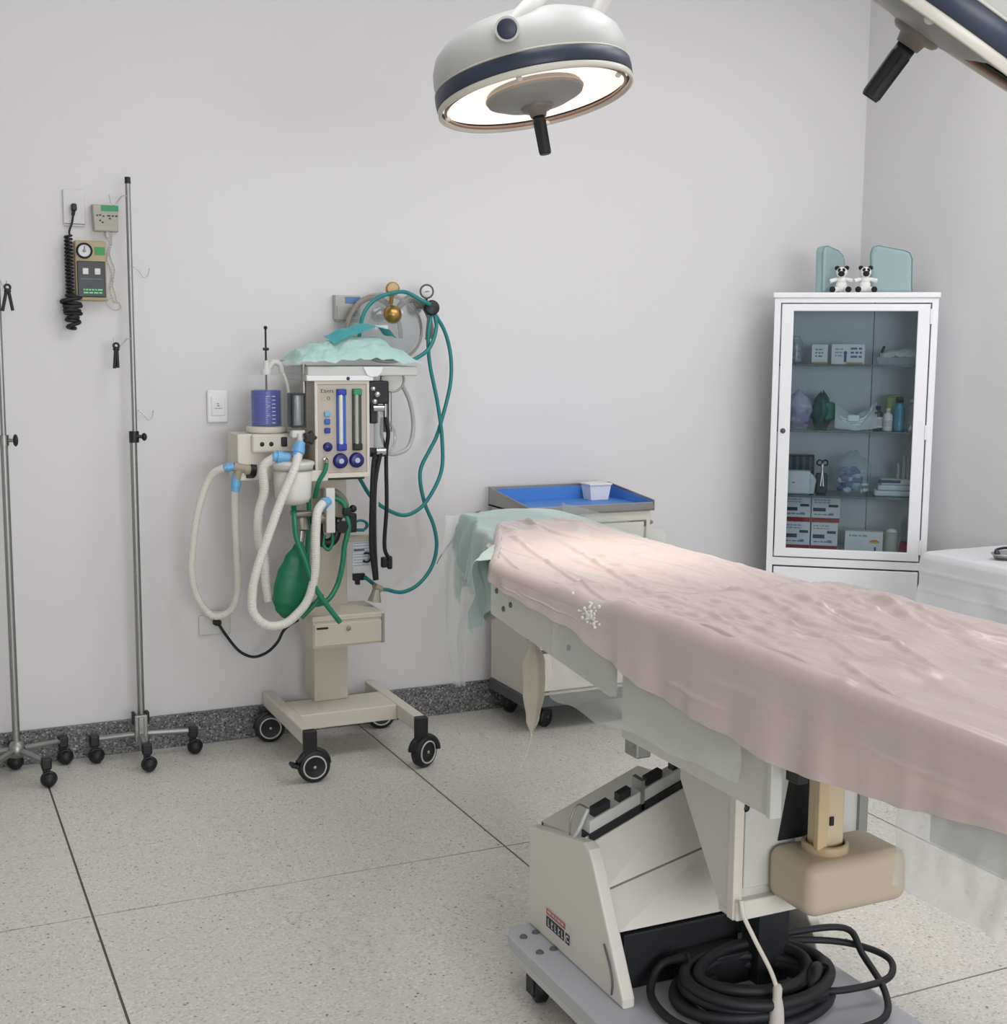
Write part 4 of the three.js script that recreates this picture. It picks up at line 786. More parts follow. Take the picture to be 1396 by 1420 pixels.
const nearHem = [[-3.47, 0.962], [-3.2, 0.950], [-2.9, 0.925], [-2.6, 0.908], [-2.4, 0.896], [-2.2, 0.855], [-1.95, 0.828], [-1.65, 0.818], [-1.4, 0.842], [-1.2, 0.875], [-0.9, 0.88]];
const farHem = [[-3.47, 0.93], [-3.0, 0.86], [-0.9, 0.82]];
const topY = [[-3.47, 0.981], [-2.95, 0.975], [-2.33, 0.972], [-2.22, 0.990], [-1.6, 0.990], [-0.9, 0.988]];
function pinkAt(u, s) {
  const z = -3.47 + u * 2.57, xn = lerpTab(nearEdge, z, false), xf = 1.872, H = lerpTab(topY, z), r = 0.026;
  const hn = Math.max(0.002, H - r - lerpTab(nearHem, z, false) + 0.005 * noise.noise(z * 4, 2, 2)), hf = Math.max(0.002, H - r - lerpTab(farHem, z));
  const arc = r * Math.PI / 2, span = xf - xn - 2 * r;
  const fold = 0.009 * noise.noise(z * 6, 1.5, 4) + 0.006 * noise.noise(z * 15, 3.5, 1);
  // shares of the section: near skirt, near edge, top, far edge, far skirt
  if (s < 0.22) { const k = s / 0.22, y = H - r - hn * (1 - k); const cr = 0.004 * Math.max(0, noise.noise(z * 2.6, 11, 2) * 2.2) * Math.max(0, 1 - Math.abs(k - 0.55 - 0.22 * noise.noise(z * 2, 5, 5)) / 0.07) + 0.004 * Math.max(0, noise.noise(z * 3.4, 17, 6) * 2.2) * Math.max(0, 1 - Math.abs(k - 0.3 + 0.3 * noise.noise(z * 3, 9, 5)) / 0.06); return [xn - fold * (1 - k) * 1.6 - 0.004 * (1 - k) - cr, y + 0.002 * noise.noise(z * 20, k * 4, 1), z, z, y]; }
  if (s < 0.34) { const a = (s - 0.22) / 0.12 * Math.PI / 2; return [xn + r - r * Math.cos(a), H - r + r * Math.sin(a) + wrinkle(xn + 0.05, z) * Math.sin(a) * 0.55, z, z, H + arc * a]; }
  if (s < 0.86) {
    const k = (s - 0.34) / 0.52, x = xn + r + span * k, e = Math.min(1, k * 8 + 0.55) * Math.min(1, (1 - k) * 6 + 0.12);
    const far = Math.max(0, 1 - Math.abs(z + 2.285) / 0.05) * Math.max(0, (k - 0.75) * 4) * 0.012;
    return [x, H + wrinkle(x, z) * e - far, z, z, 1.2 + x];
  }
  if (s < 0.92) { const a = (s - 0.86) / 0.06 * Math.PI / 2; return [xf - r + r * Math.sin(a), H - r + r * Math.cos(a) + wrinkle(xf - 0.05, z) * 0.3 * Math.cos(a), z, z, 3 + a]; }
  const k = (s - 0.92) / 0.08; return [xf + fold * k, H - r - hf * k, z, z, 4 + k * 0.1];
}
soloW('pink_drape', sheet(pinkAt, 560, 250), M_pink, 'pale pink drape spread over the operating table', 'drape');
{ // flakes on the drape's edge
  const g = [];
  for (let i = 0; i < 46; i++) {
    const q = rnd() < 0.75, z = -2.335 + (rnd() + rnd() - 1) * (q ? 0.045 : 0.11), y = 0.938 + (rnd() + rnd() - 1) * (q ? 0.022 : 0.03);
    const s = 0.22 * Math.min(0.98, Math.max(0.1, (y - 0.885) / 0.055)), p = pinkAt((z + 3.47) / 2.57, y > 0.938 ? 0.22 + 0.12 * Math.min(0.8, (y - 0.938) / 0.03) : s);
    g.push(ball(rr(0.0025, 0.0062), p[0] - 0.001, p[1], p[2], 0.5, 0.8, 1, 8));
  }
  const f = soloW('white_flakes', g, mat(0xf2f2ee, 0.6), 'cluster of small white flakes on the edge of the pink drape', 'flakes');
  f.userData.kind = 'stuff';
}
{ // pale green sheet over the head end, under the pink drape
  const xf = 1.90, zh = -3.735, r = 0.03;
  const f = (u, v) => {
    const z0 = zh - 0.24 + u * 0.99, zc = Math.max(z0, zh), xn = lerpTab([[-3.735, 1.60], [-3.3, 1.497], [-2.92, 1.30], [-2.5, 1.29]], zc), x0 = xn - 0.20 + v * (xf - xn + 0.34);
    const ox = Math.max(0, xn - x0), of = Math.max(0, x0 - xf), oz = Math.max(0, zh - z0), d = Math.hypot(ox, of, oz);
    const roll = (o) => Math.min(o, r) * 0.55 + 0.012 * Math.sign(o) * noise.noise(x0 * 8, z0 * 8, 2);
    const dome = 0.022 * Math.exp(-Math.pow((x0 - 1.76) / 0.12, 2) - Math.pow((zc + 3.6) / 0.16, 2));
    const H = (zc < -3.45 ? 0.972 : 0.972 - (zc + 3.45) * 0.03) + dome + (d > 0 ? 0 : 0.006 * noise.noise(x0 * 10, z0 * 9, 4));
    const drop = d < r ? r - Math.sqrt(Math.max(0, r * r - d * d)) : r + (d - r) * 0.97;
    const fold = Math.min(1, d / 0.1) * 0.016 * Math.sin((x0 - z0) * 42 + 2 * noise.noise(x0 * 9, z0 * 9, 1));
    return [Math.min(xf, Math.max(xn, x0)) - roll(ox) + roll(of) + (oz > ox ? 0 : fold * 0.6) * (ox > 0 ? 1 : 0), H - drop, zc - roll(oz) + fold * (oz > 0 ? 1 : 0.3), x0, z0];
  };
  soloW('green_sheet', sheet(f, 110, 100), mat(0xc4dcd7, 0.6, { transmission: 0.25, thickness: 0, bumpMap: weaveBump, bumpScale: 0.0004 }), 'pale green sheet over the head end under the pink drape', 'sheet');
}
{ // clear plastic film under the drapes
  const head = (u, v) => {
    const y = 0.965 - u * 0.515, xl = lerpTab([[0, 1.548], [0.3, 1.515], [0.65, 1.511], [1, 1.524]], u), xr = lerpTab([[0, 1.70], [0.45, 1.632], [0.77, 1.568], [1, 1.552]], u);
    return [xl + (xr - xl) * v, y, -3.772 + 0.016 * Math.sin(v * 11 + u * 4) * (0.4 + u) + u * 0.14 * 1.0];
  };
  soloW('plastic_film', sheet(head, 60, 30), M.film, 'clear plastic film hanging in a long tail from the head end', 'film');
  const side = (z0, z1, yt, yb, x, k) => (u, v) => { const z = z0 + (z1 - z0) * u, y = yt + (yb(u) - yt) * v; return [x + 0.014 * noise.noise(u * 6, v * 2, k) * v - 0.006 * v, y, z]; };
  soloW('plastic_film', sheet(side(-2.52, -1.80, 0.895, (u) => 0.72 + 0.03 * u + 0.02 * noise.noise(u * 5, 1, 1), 1.293, 3), 60, 24), M.filmThin, 'clear plastic film hanging below the pink drape over the side plates', 'film');
  soloW('plastic_film', sheet(side(-1.405, -1.19, 0.88, (u) => 0.722 + 0.006 * u, 1.288, 9), 40, 24), M.film, 'clear plastic film square hanging below the drape past the beige housing', 'film');
  soloW('plastic_film', sheet((u, v) => { const z = -3.66 + u * 0.62; return [1.905 + 0.02 * v, 1.005 - 0.012 * u - 0.16 * v + 0.006 * noise.noise(u * 9, v * 3, 2), z]; }, 40, 10), M.film, 'grey plastic film bunched along the far edge of the drape by the trolley', 'film');
}
{ // cream cloth tie hanging below the head of the table
  const t = thing('cloth_strap', 'cream cloth strap ending in a thread, hanging under the head of the table', 'strap', [1.355, 0.56, -2.75]);
  const f = (u, v) => { const y = 0.255 - u * 0.255, w = lerpTab([[0, 0.014], [0.12, 0.016], [0.3, 0.031], [0.6, 0.03], [0.85, 0.018], [1, 0.003]], u); return [(v - 0.5) * 2 * w + 0.012 * Math.sin(u * 3), y, 0.012 * Math.cos((v - 0.5) * 7) * Math.sin(u * 3.1)]; };
  part(t, 'cloth', sheet(f, 40, 20), mat(0xcfc8b6, 0.7, { transmission: 0.25, thickness: 0 }));
  part(t, 'loop', bar([0, 0.25, 0], [0.005, 0.30, -0.01], 0.008, 10), mat(0xcfc8b6, 0.7));
  part(t, 'thread', sweep([[0.002, 0.004, 0], [-0.012, -0.04, 0.004], [-0.035, -0.085, 0.006]], 0.0014, 24, 6), mat(0xdcd8cc, 0.6));
}
soloW('thin_tube', sweep([[1.862, 0.66, -4.62], [1.793, 0.728, -4.407], [1.724, 0.839, -4.117], [1.645, 0.962, -3.79], [1.64, 0.985, -3.70]], 0.0026, 60, 8), mat(0xa9abab, 0.3), 'thin clear tube stretched from the teal hose to the table head', 'tube');
// ---------------------------------------------------------------- cables on the base plate
{
  const pts = [], n = 9, cx = 1.575, cz = -2.125;
  for (let i = 0; i <= n * 24; i++) { const u = i / (n * 24), a = u * n * Math.PI * 2 + 0.6, r = 0.132 + 0.022 * Math.sin(a * 0.43 + 1) + 0.006 * Math.sin(a * 1.7); pts.push([cx + 1.12 * r * Math.cos(a), 0.144 + 0.062 * u + 0.004 * Math.sin(a * 2.3), cz + 0.80 * r * Math.sin(a)]); }
  const t = thing('cable_coil', 'thick black cable coiled on the base plate below the column', 'cable', [cx, 0.131, cz]);
  partW(t, 'cable', sweep(pts, 0.0125, 640, 10), M.blackRubber);
  partW(t, 'cable_band', [new THREE.TorusGeometry(0.034, 0.016, 10, 24).rotateY(0.7).translate(1.685, 0.172, -2.06), box(0.05, 0.04, 0.03, 1.665, 0.16, -2.03, 0.008)], M.blackPlastic);
  partW(t, 'loose_end', sweep([[1.63, 0.20, -2.20], [1.74, 0.20, -2.20], [1.86, 0.19, -2.15], [1.90, 0.18, -2.08], [1.86, 0.17, -2.03], [1.74, 0.165, -2.03], [1.66, 0.165, -2.06]], 0.0075, 60), M.blackRubber);
  partW(t, 'loose_end', sweep([[1.62, 0.21, -2.21], [1.74, 0.215, -2.21], [1.855, 0.22, -2.16], [1.85, 0.19, -2.11], [1.82, 0.16, -2.0], [1.76, 0.15, -1.93], [1.66, 0.145, -1.92]], 0.0075, 60), M.blackRubber);
  partW(t, 'loose_end', sweep([[1.46, 0.22, -2.20], [1.42, 0.19, -2.24], [1.375, 0.155, -2.21], [1.36, 0.145, -2.11], [1.40, 0.145, -2.02], [1.46, 0.145, -1.97]], 0.009, 60), M.blackRubber);
}
{
  const t = thing('power_cord', 'thin white cord with a white inline connector hanging beside the column', 'cord', [1.53, 0.14, -2.0]);
  partW(t, 'cord', sweep([[1.456, 0.42, -2.012], [1.457, 0.394, -2.005], [1.48, 0.344, -2.0], [1.527, 0.259, -2.0], [1.543, 0.215, -2.0], [1.543, 0.205, -2.0]], 0.0045, 50, 10), mat(0xd8d3c6, 0.45));
  partW(t, 'connector', [lathe([[0, 0.075], [0.006, 0.074], [0.0095, 0.066], [0.009, 0.046], [0.0135, 0.03], [0.0155, 0], [0.0155, -0.03], [0.012, -0.036], [0, -0.036]], 20).translate(1.541, 0.16, -1.998)], mat(0xcac5ba, 0.45));
}

// ---------------------------------------------------------------- dressing trolley behind the table
{
  const t = thing('dressing_trolley', 'cream steel trolley with drawers under a blue-lined tray, standing against the wall', 'trolley', [2.41, 0, -4.57]);
  const P = (n, g, m, parent = t) => partW(t, n, g, m, parent);
  const x0 = 2.135, x1 = 2.69, zb = -4.745, zf = -4.375;
  P('body', boxL(x0 + 0.01, x1 - 0.01, 0.15, 0.858, zb + 0.01, zf - 0.012, 0.005), mat(0xd3d1c8, 0.4));
  for (let i = 0; i < 4; i++) {
    const y0 = 0.17 + i * 0.165, d = P('drawer', boxL(x0 + 0.028, x1 - 0.045, y0, y0 + 0.15, zf - 0.014, zf - 0.003, 0.003), mat(0xd6d3c8, 0.4));
    P('drawer_frame', slab([[x0 + 0.018, y0 - 0.006], [x1 - 0.033, y0 - 0.006], [x1 - 0.033, y0 + 0.156], [x0 + 0.018, y0 + 0.156]], 0.008, 0.001, [[[x0 + 0.023, y0 - 0.002], [x1 - 0.039, y0 - 0.002], [x1 - 0.039, y0 + 0.152], [x0 + 0.023, y0 + 0.152]]]).translate(0, 0, zf - 0.012), mat(0x77756e, 0.5), d);
    P('handle', [bar([2.33, y0 + 0.1, zf + 0.018], [2.49, y0 + 0.1, zf + 0.018], 0.006), bar([2.34, y0 + 0.1, zf - 0.003], [2.34, y0 + 0.1, zf + 0.018], 0.005), bar([2.48, y0 + 0.1, zf - 0.003], [2.48, y0 + 0.1, zf + 0.018], 0.005)], M.steel, d);
  }
  const th = 0.006;
  const tr = P('tray_floor', boxL(x0, x1, 0.858, 0.868, zb, zf, 0.002), M.brushed);
  P('tray_rim', [boxL(x0, x1, 0.86, 0.936, zb, zb + th, 0.002), hexa([[x0, 0.86, zb], [x0 + th, 0.86, zb], [x0 + th, 0.86, zf], [x0, 0.86, zf]], [[x0, 0.936, zb], [x0 + th, 0.936, zb], [x0 + th, 0.892, zf], [x0, 0.892, zf]]), hexa([[x1 - th, 0.86, zb], [x1, 0.86, zb], [x1, 0.86, zf], [x1 - th, 0.86, zf]], [[x1 - th, 0.936, zb], [x1, 0.936, zb], [x1, 0.9, zf], [x1 - th, 0.9, zf]]), boxL(x0, x1, 0.858, 0.892, zf - th, zf, 0.002)], M.brushed, tr);
  P('tray_liner', [boxL(x0 + th, x1 - th, 0.868, 0.875, zb + th, zf - th, 0.002), boxL(x0 + th, x1 - th, 0.872, 0.925, zb + th, zb + th + 0.004, 0.001), hexa([[x1 - th - 0.004, 0.87, zb + th], [x1 - th, 0.87, zb + th], [x1 - th, 0.87, zf - th], [x1 - th - 0.004, 0.87, zf - th]], [[x1 - th - 0.004, 0.926, zb + th], [x1 - th, 0.926, zb + th], [x1 - th, 0.893, zf - th], [x1 - th - 0.004, 0.893, zf - th]]), boxL(x0 + th, x1 - th, 0.872, 0.889, zf - th - 0.004, zf - th, 0.001)], mat(0x4a86d2, 0.5), tr);
  P('tray_handle', sweep([[x1 - 0.004, 0.80, zb + 0.06], [x1 + 0.03, 0.80, zb + 0.07], [x1 + 0.03, 0.80, zf - 0.07], [x1 - 0.004, 0.80, zf - 0.06]], 0.007, 30), M.steel);
  P('base_frame', boxL(x0 + 0.005, x1 - 0.005, 0.105, 0.15, zb + 0.01, zf - 0.01, 0.004), M.darkGrey);
  for (const [x, z] of [[x0 + 0.09, zb + 0.035], [x0 + 0.13, zf - 0.1], [x1 - 0.05, zb + 0.035], [x1 - 0.05, zf - 0.06]]) {
    const c = P('caster', [orient(lathe([[0, -0.014], [0.034, -0.014], [0.042, -0.008], [0.042, 0.008], [0.034, 0.014], [0, 0.014]], 26), [x, 0.042, z], [0.6, 0, 1]), boxL(x - 0.02, x + 0.02, 0.07, 0.11, z - 0.02, z + 0.02, 0.005)], M.blackPlastic);
    P('axle_cap', orient(ball(0.006, 0, 0, 0, 1, 0.6, 1, 10), [x + 0.008, 0.042, z + 0.013], [0.6, 0, 1]), M.darkGrey, c);
  }
  const c = thing('plastic_tub', 'small white square plastic tub in the blue-lined tray', 'tub', [2.585, 0.8755, -4.665]);
  part(c, 'tub', (() => { const r = (s, y) => [[-s, y, -s * 0.8], [s, y, -s * 0.8], [s, y, s * 0.8], [-s, y, s * 0.8]]; return [hexa(r(0.04, 0), r(0.049, 0.062))]; })(), M.white);
  part(c, 'rim', [boxL(-0.053, 0.053, 0.06, 0.068, -0.044, 0.044, 0.003)], M.white);
}
// ---------------------------------------------------------------- glass-fronted cabinet across the corner
const CAB = { x: 3.661, z: -4.396, th: -38 * R };
const inCab = (x, y, z) => [CAB.x + x * Math.cos(CAB.th) + z * Math.sin(CAB.th), y, CAB.z - x * Math.sin(CAB.th) + z * Math.cos(CAB.th)];
const SHELF = [1.433, 1.157, 0.881, 0.642];
{
  const t = thing('medicine_cabinet', 'tall white steel cabinet with a glass door standing across the room corner', 'cabinet', [CAB.x, 0, CAB.z], CAB.th);
  const W = 0.325, D = 0.15, H = 1.705, w = M.whiteEnamel;
  part(t, 'side_panel', boxL(-W, -W + 0.018, 0.06, H, -D, D - 0.022, 0.003), w);
  part(t, 'side_panel', boxL(W - 0.018, W, 0.06, H, -D, D - 0.022, 0.003), w);
  part(t, 'back_panel', boxL(-W + 0.018, 0.088, 0.06, H, -D, -D + 0.008, 0.001), w);
  part(t, 'back_panel', boxL(0.091, W - 0.018, 0.06, H, -D, -D + 0.008, 0.001), w);
  part(t, 'back_seam', boxL(0.087, 0.092, 0.06, H, -D - 0.001, -D + 0.004, 0), M.darkGrey);
  part(t, 'top', [boxL(-W - 0.006, W + 0.006, H, H + 0.022, -D, D + 0.008, 0.004)], w);
  part(t, 'bottom', boxL(-W + 0.018, W - 0.018, 0.622, 0.642, -D + 0.008, D - 0.022, 0.002), w);
  part(t, 'face_frame', [boxL(-W, -W + 0.026, 0.06, H, D - 0.022, D, 0.003), boxL(W - 0.026, W, 0.06, H, D - 0.022, D, 0.003), boxL(-W + 0.02, W - 0.02, H - 0.02, H, D - 0.022, D, 0.002), boxL(-W + 0.02, W - 0.02, 0.585, 0.618, D - 0.022, D, 0.002), boxL(-W + 0.02, W - 0.02, 0.06, 0.10, D - 0.022, D, 0.002)], w);
  for (const y of SHELF.slice(0, 3)) part(t, 'shelf', boxL(-W + 0.02, W - 0.02, y - 0.008, y, -D + 0.01, D - 0.035, 0.001), mat(0x8fa9ac, 0.1, { transmission: 0.55, thickness: 0 }));
  const dw = W - 0.031, y0 = 0.623, y1 = H - 0.025, s = 0.048;
  const door = part(t, 'door', slab([[-dw, y0], [dw, y0], [dw, y1], [-dw, y1]], 0.02, 0.003, [[[-dw + s, y0 + s * 0.75], [dw - s, y0 + s * 0.75], [dw - s, y1 - s * 0.6], [-dw + s, y1 - s * 0.6]]]).translate(0, 0, D - 0.016), w);
  part(door, 'pane', new THREE.PlaneGeometry(2 * (dw - s) + 0.008, y1 - y0 - s * 1.35 + 0.008).translate(0, (y0 + y1) / 2 + s * 0.075, D - 0.01), mat(0xccd8de, 0.02, { transmission: 1, thickness: 0 }), 'tinted glass pane');
  part(door, 'lock', orient(lathe([[0, 0.008], [0.008, 0.007], [0.011, 0.002], [0.011, 0]], 20), [-dw + 0.02, 1.155, D + 0.004], [0, 0, 1]), M.darkGrey);
  for (const y of [y1 - 0.05, 1.16, y0 + 0.06]) part(door, 'hinge', cyl(0.0055, 0.0055, 0.06, dw + 0.003, y, D + 0.004, 12), M.whiteEnamel);
  const dr = part(t, 'drawer', boxL(-dw, dw, 0.36, 0.578, D - 0.018, D + 0.003, 0.003), w);
  part(dr, 'handle', [box(0.05, 0.012, 0.012, 0.045, 0.502, D + 0.022, 0.003), box(0.008, 0.01, 0.02, 0.025, 0.502, D + 0.012, 0.002), box(0.008, 0.01, 0.02, 0.065, 0.502, D + 0.012, 0.002)], M.brushed);
  const dr2 = part(t, 'drawer', boxL(-dw, dw, 0.11, 0.35, D - 0.018, D + 0.003, 0.003), w);
  part(dr2, 'handle', [box(0.05, 0.012, 0.012, 0.045, 0.28, D + 0.022, 0.003), box(0.008, 0.01, 0.02, 0.025, 0.28, D + 0.012, 0.002), box(0.008, 0.01, 0.02, 0.065, 0.28, D + 0.012, 0.002)], M.brushed);
  for (const [a, b] of [[-1, -1], [-1, 1], [1, -1], [1, 1]]) part(t, 'foot', cyl(0.016, 0.012, 0.062, a * (W - 0.03), 0.031, b * (D - 0.03), 16), M.darkGrey);
}
// ---------------------------------------------------------------- inside the cabinet
const inside = (name, label, category, x, shelf, z, turn = 0, group) => thing(name, label, category, inCab(x, SHELF[shelf] + 0.0005, z), CAB.th + turn, group);
function carton(label, x, shelf, z, w, h, d, draw, lift = 0, group = 'cartons in the cabinet', tint = 0xdad9d3) {
  const t = inside('carton', label, 'box', x, shelf, z, 0, group); t.position.y += lift;
  part(t, 'carton_body', box(w, h, d, 0, h / 2, 0, 0.0015), mat(tint, 0.6));
  part(t, 'front_print', new THREE.PlaneGeometry(w * 0.985, h * 0.98).translate(0, h / 2, d / 2 + 0.0004), printed(w, h, draw, 900));
  part(t, 'tuck_flap', boxL(-w / 2 + 0.004, w / 2 - 0.004, h, h + 0.0012, -d / 2 + 0.004, d / 2 - 0.003, 0), mat(0xcfcec8, 0.6));
  return t;
}
carton('small white carton with grey print on the top cabinet shelf', -0.135, 0, 0.02, 0.066, 0.08, 0.08, (g, w, h) => { g.fillStyle = '#d8d8d4'; g.fillRect(0, 0, w, h); dashes(g, w * 0.22, h * 0.2, w * 0.5, 3, h * 0.08, '#6d7888', 2.2); g.fillStyle = '#b48a4e'; g.fillRect(0, h * 0.9, w, h * 0.1); });
carton('wide white carton with blue figure print on the top cabinet shelf', -0.02, 0, 0.02, 0.135, 0.082, 0.08, (g, w, h) => { g.fillStyle = '#d9d9d5'; g.fillRect(0, 0, w, h); dashes(g, w * 0.1, h * 0.2, w * 0.25, 3, h * 0.07, '#8c98a8', 2.4); g.fillStyle = '#3c4f7c'; g.beginPath(); g.arc(w * 0.42, h * 0.42, h * 0.09, 0, 7); g.fill(); g.fillRect(w * 0.38, h * 0.5, w * 0.08, h * 0.4); dashes(g, w * 0.58, h * 0.15, w * 0.34, 3, h * 0.1, '#55648a', 2.1); g.fillStyle = '#b48a4e'; g.fillRect(w * 0.45, h * 0.91, w * 0.5, h * 0.09); });
{
  const t = inside('glass_jar', 'clear ribbed jar at the edge of the top cabinet shelf', 'jar', -0.235, 0, 0.02);
  part(t, 'jar_body', lathe([[0, 0], [0.028, 0.001], [0.031, 0.01], [0.031, 0.085], [0.026, 0.1], [0.022, 0.105]], 28), M.smoky);
  part(t, 'jar_lid', lathe([[0, 0.118], [0.016, 0.116], [0.023, 0.108], [0.024, 0.1]], 24), mat(0xb9c2c4, 0.4));
  part(t, 'contents', [0, 1, 2, 3, 4, 5, 6, 7].map((i) => ball(0.013, 0.012 * Math.cos(i * 2.4), 0.015 + i * 0.009, 0.012 * Math.sin(i * 2.4), 1, 0.8, 1, 10)), mat(0xc5c8c8, 0.7));
}
function bag(name, label, x, shelf, z, w, h, d, m, fill) {   // a tied plastic bag
  const t = inside(name, label, 'bag', x, shelf, z);
  const k = rr(0, 20);
  part(t, 'bag_film', sheet((u, v) => {
    const a = v * Math.PI * 2, prof = Math.pow(Math.sin(Math.PI * Math.min(0.985, 0.1 + u * 0.88)), 0.55) * (u > 0.8 ? 1 - (u - 0.8) * 2.2 : 1), n = 1 + 0.28 * noise.noise(Math.cos(a) * 1.6 + k, u * 4, Math.sin(a) * 1.6);
    return [w / 2 * prof * n * Math.cos(a), Math.max(0.001, h * u * (0.95 + 0.1 * noise.noise(a, u * 3, k))), d / 2 * prof * n * Math.sin(a)];
  }, 26, 36), m);
  if (fill) part(t, 'contents', fill, fill.m);
  return t;
}
const lumps = (n, w, h, d, r) => { const a = []; for (let i = 0; i < n; i++) a.push(ball(rr(r * 0.6, r), rr(-w, w) * 0.7, r + rnd() * (h - 2 * r), rr(-d, d) * 0.6, rr(0.7, 1.4), rr(0.6, 1), 1, 8)); return a; };
{
  const t = bag('plastic_bag', 'tied bag of purple and white swabs on the second cabinet shelf', -0.215, 1, 0.03, 0.11, 0.175, 0.09, mat(0xc9c6dc, 0.3, { transparent: true, opacity: 0.45 }));
  part(t, 'purple_swabs', lumps(16, 0.045, 0.11, 0.03, 0.02), mat(0x8a78b8, 0.7));
  part(t, 'white_swabs', lumps(12, 0.05, 0.12, 0.03, 0.017), mat(0xd8d6e2, 0.7));
}
{
  const t = bag('plastic_bag', 'dark green crumpled plastic bag beside the purple swabs', -0.118, 1, -0.02, 0.085, 0.165, 0.1, mat(0x2c5f5c, 0.35, { transparent: true, opacity: 0.85 }));
  part(t, 'green_pack', box(0.05, 0.08, 0.03, 0.03, 0.075, 0.03, 0.012), mat(0x1c7a62, 0.5));
}
{
  const t = inside('tubing_bundle', 'bundle of clear tubing in a slumped clear bag', 'bag', 0.022, 1, 0.02);
  part(t, 'bag_film', sheet((u, v) => { const x = (u - 0.5) * 0.17, y = 0.008 + 0.05 * Math.pow(Math.abs(u - 0.5) * 2, 1.6) + 0.055 * Math.sin(Math.PI * v) + 0.02 * noise.noise(u * 5, v * 4, 3); return [x, Math.max(0.001, y * (v === 0 || v === 1 ? 0.2 : 1)), (v - 0.5) * 0.14]; }, 30, 20), mat(0xcfd8d8, 0.3, { transparent: true, opacity: 0.6 }));
  for (let i = 0; i < 4; i++) part(t, 'tubing', sweep([[-0.08, 0.05 + i * 0.008, 0.03], [-0.05, 0.018 + i * 0.01, 0.05], [0.02, 0.016 + i * 0.01, 0.052], [0.055, 0.04 + i * 0.01, 0.03], [0.07, 0.085 + i * 0.006, 0.0]], 0.0055, 30, 8), mat(0xd9dedc, 0.35));
  part(t, 'connector', box(0.05, 0.03, 0.02, -0.01, 0.05, 0.055, 0.008), mat(0xe2e5e4, 0.4));
}
function bottle(label, x, shelf, z, r, h, bodyM, capM, labelM, neck = 0.45) {
  const t = inside('bottle', label, 'bottle', x, shelf, z, 0, 'bottles in the cabinet');
  part(t, 'bottle_body', lathe([[0, 0], [r * 0.92, 0], [r, r * 0.12], [r, h * 0.66], [r * 0.9, h * 0.72], [r * neck, h * 0.8], [r * neck, h * 0.86], [0, h * 0.86]], 28), bodyM);
  part(t, 'cap', lathe([[0, h], [r * neck * 1.05, h], [r * neck * 1.2, h * 0.98], [r * neck * 1.2, h * 0.86], [0, h * 0.86]], 20), capM);
  if (labelM) part(t, 'paper_label', new THREE.CylinderGeometry(r * 1.015, r * 1.015, h * 0.42, 28, 1, true, -1.5, 3).translate(0, h * 0.34, 0), labelM);
}
const lab = (c, k) => printed(0.05, 0.06, (g, w, h) => { g.fillStyle = c; g.fillRect(0, 0, w, h); dashes(g, 4, h * 0.2, w - 8, 6, h * 0.05, k, 2.2); }, 900);
bottle('dark bottle with a white label on the second cabinet shelf', 0.112, 1, 0.055, 0.02, 0.105, mat(0x27302f, 0.3), mat(0x14242a, 0.4), lab('#d4cfca', '#7c7470'));
bottle('slim white bottle with pink print on the second cabinet shelf', 0.152, 1, 0.062, 0.019, 0.095, mat(0xd8d2d2, 0.4), mat(0xd9d0ae, 0.4), lab('#dcd4d6', '#a07c86'));
bottle('tall teal bottle with a dark cap on the second cabinet shelf', 0.197, 1, 0.05, 0.024, 0.14, mat(0x2f8195, 0.3), mat(0x163038, 0.4), null, 0.55);
{
  const t = inside('green_pouch', 'yellow-green pouch leaning behind the teal bottle', 'pouch', 0.178, 1, -0.01);
  part(t, 'pouch', box(0.065, 0.15, 0.03, 0, 0.075, 0, 0.014), mat(0x93a36e, 0.5));
  part(t, 'pouch_seam', boxL(-0.03, 0.03, 0.138, 0.142, 0.012, 0.017, 0.001), mat(0x6e7d50, 0.5));
  const c = inside('clear_bottle', 'clear bottle in the corner of the second cabinet shelf', 'bottle', 0.252, 1, 0.03);
  part(c, 'bottle_body', lathe([[0, 0], [0.024, 0], [0.025, 0.004], [0.025, 0.1], [0.012, 0.118], [0, 0.118]], 26), M.smoky);
  part(c, 'cap', lathe([[0, 0.135], [0.012, 0.134], [0.0135, 0.118], [0, 0.118]], 18), mat(0xc8cccb, 0.4));
  const s = inside('white_dropper', 'tiny white dropper standing before the clear bottle', 'dropper', 0.243, 1, 0.085);
  part(s, 'dropper_body', lathe([[0, 0], [0.009, 0], [0.009, 0.014], [0.004, 0.02], [0.003, 0.027], [0, 0.027]], 16), M.white);
  part(s, 'dropper_tip', cyl(0.002, 0.003, 0.006, 0, 0.029, 0, 10), mat(0xb9c0c0, 0.4));
}
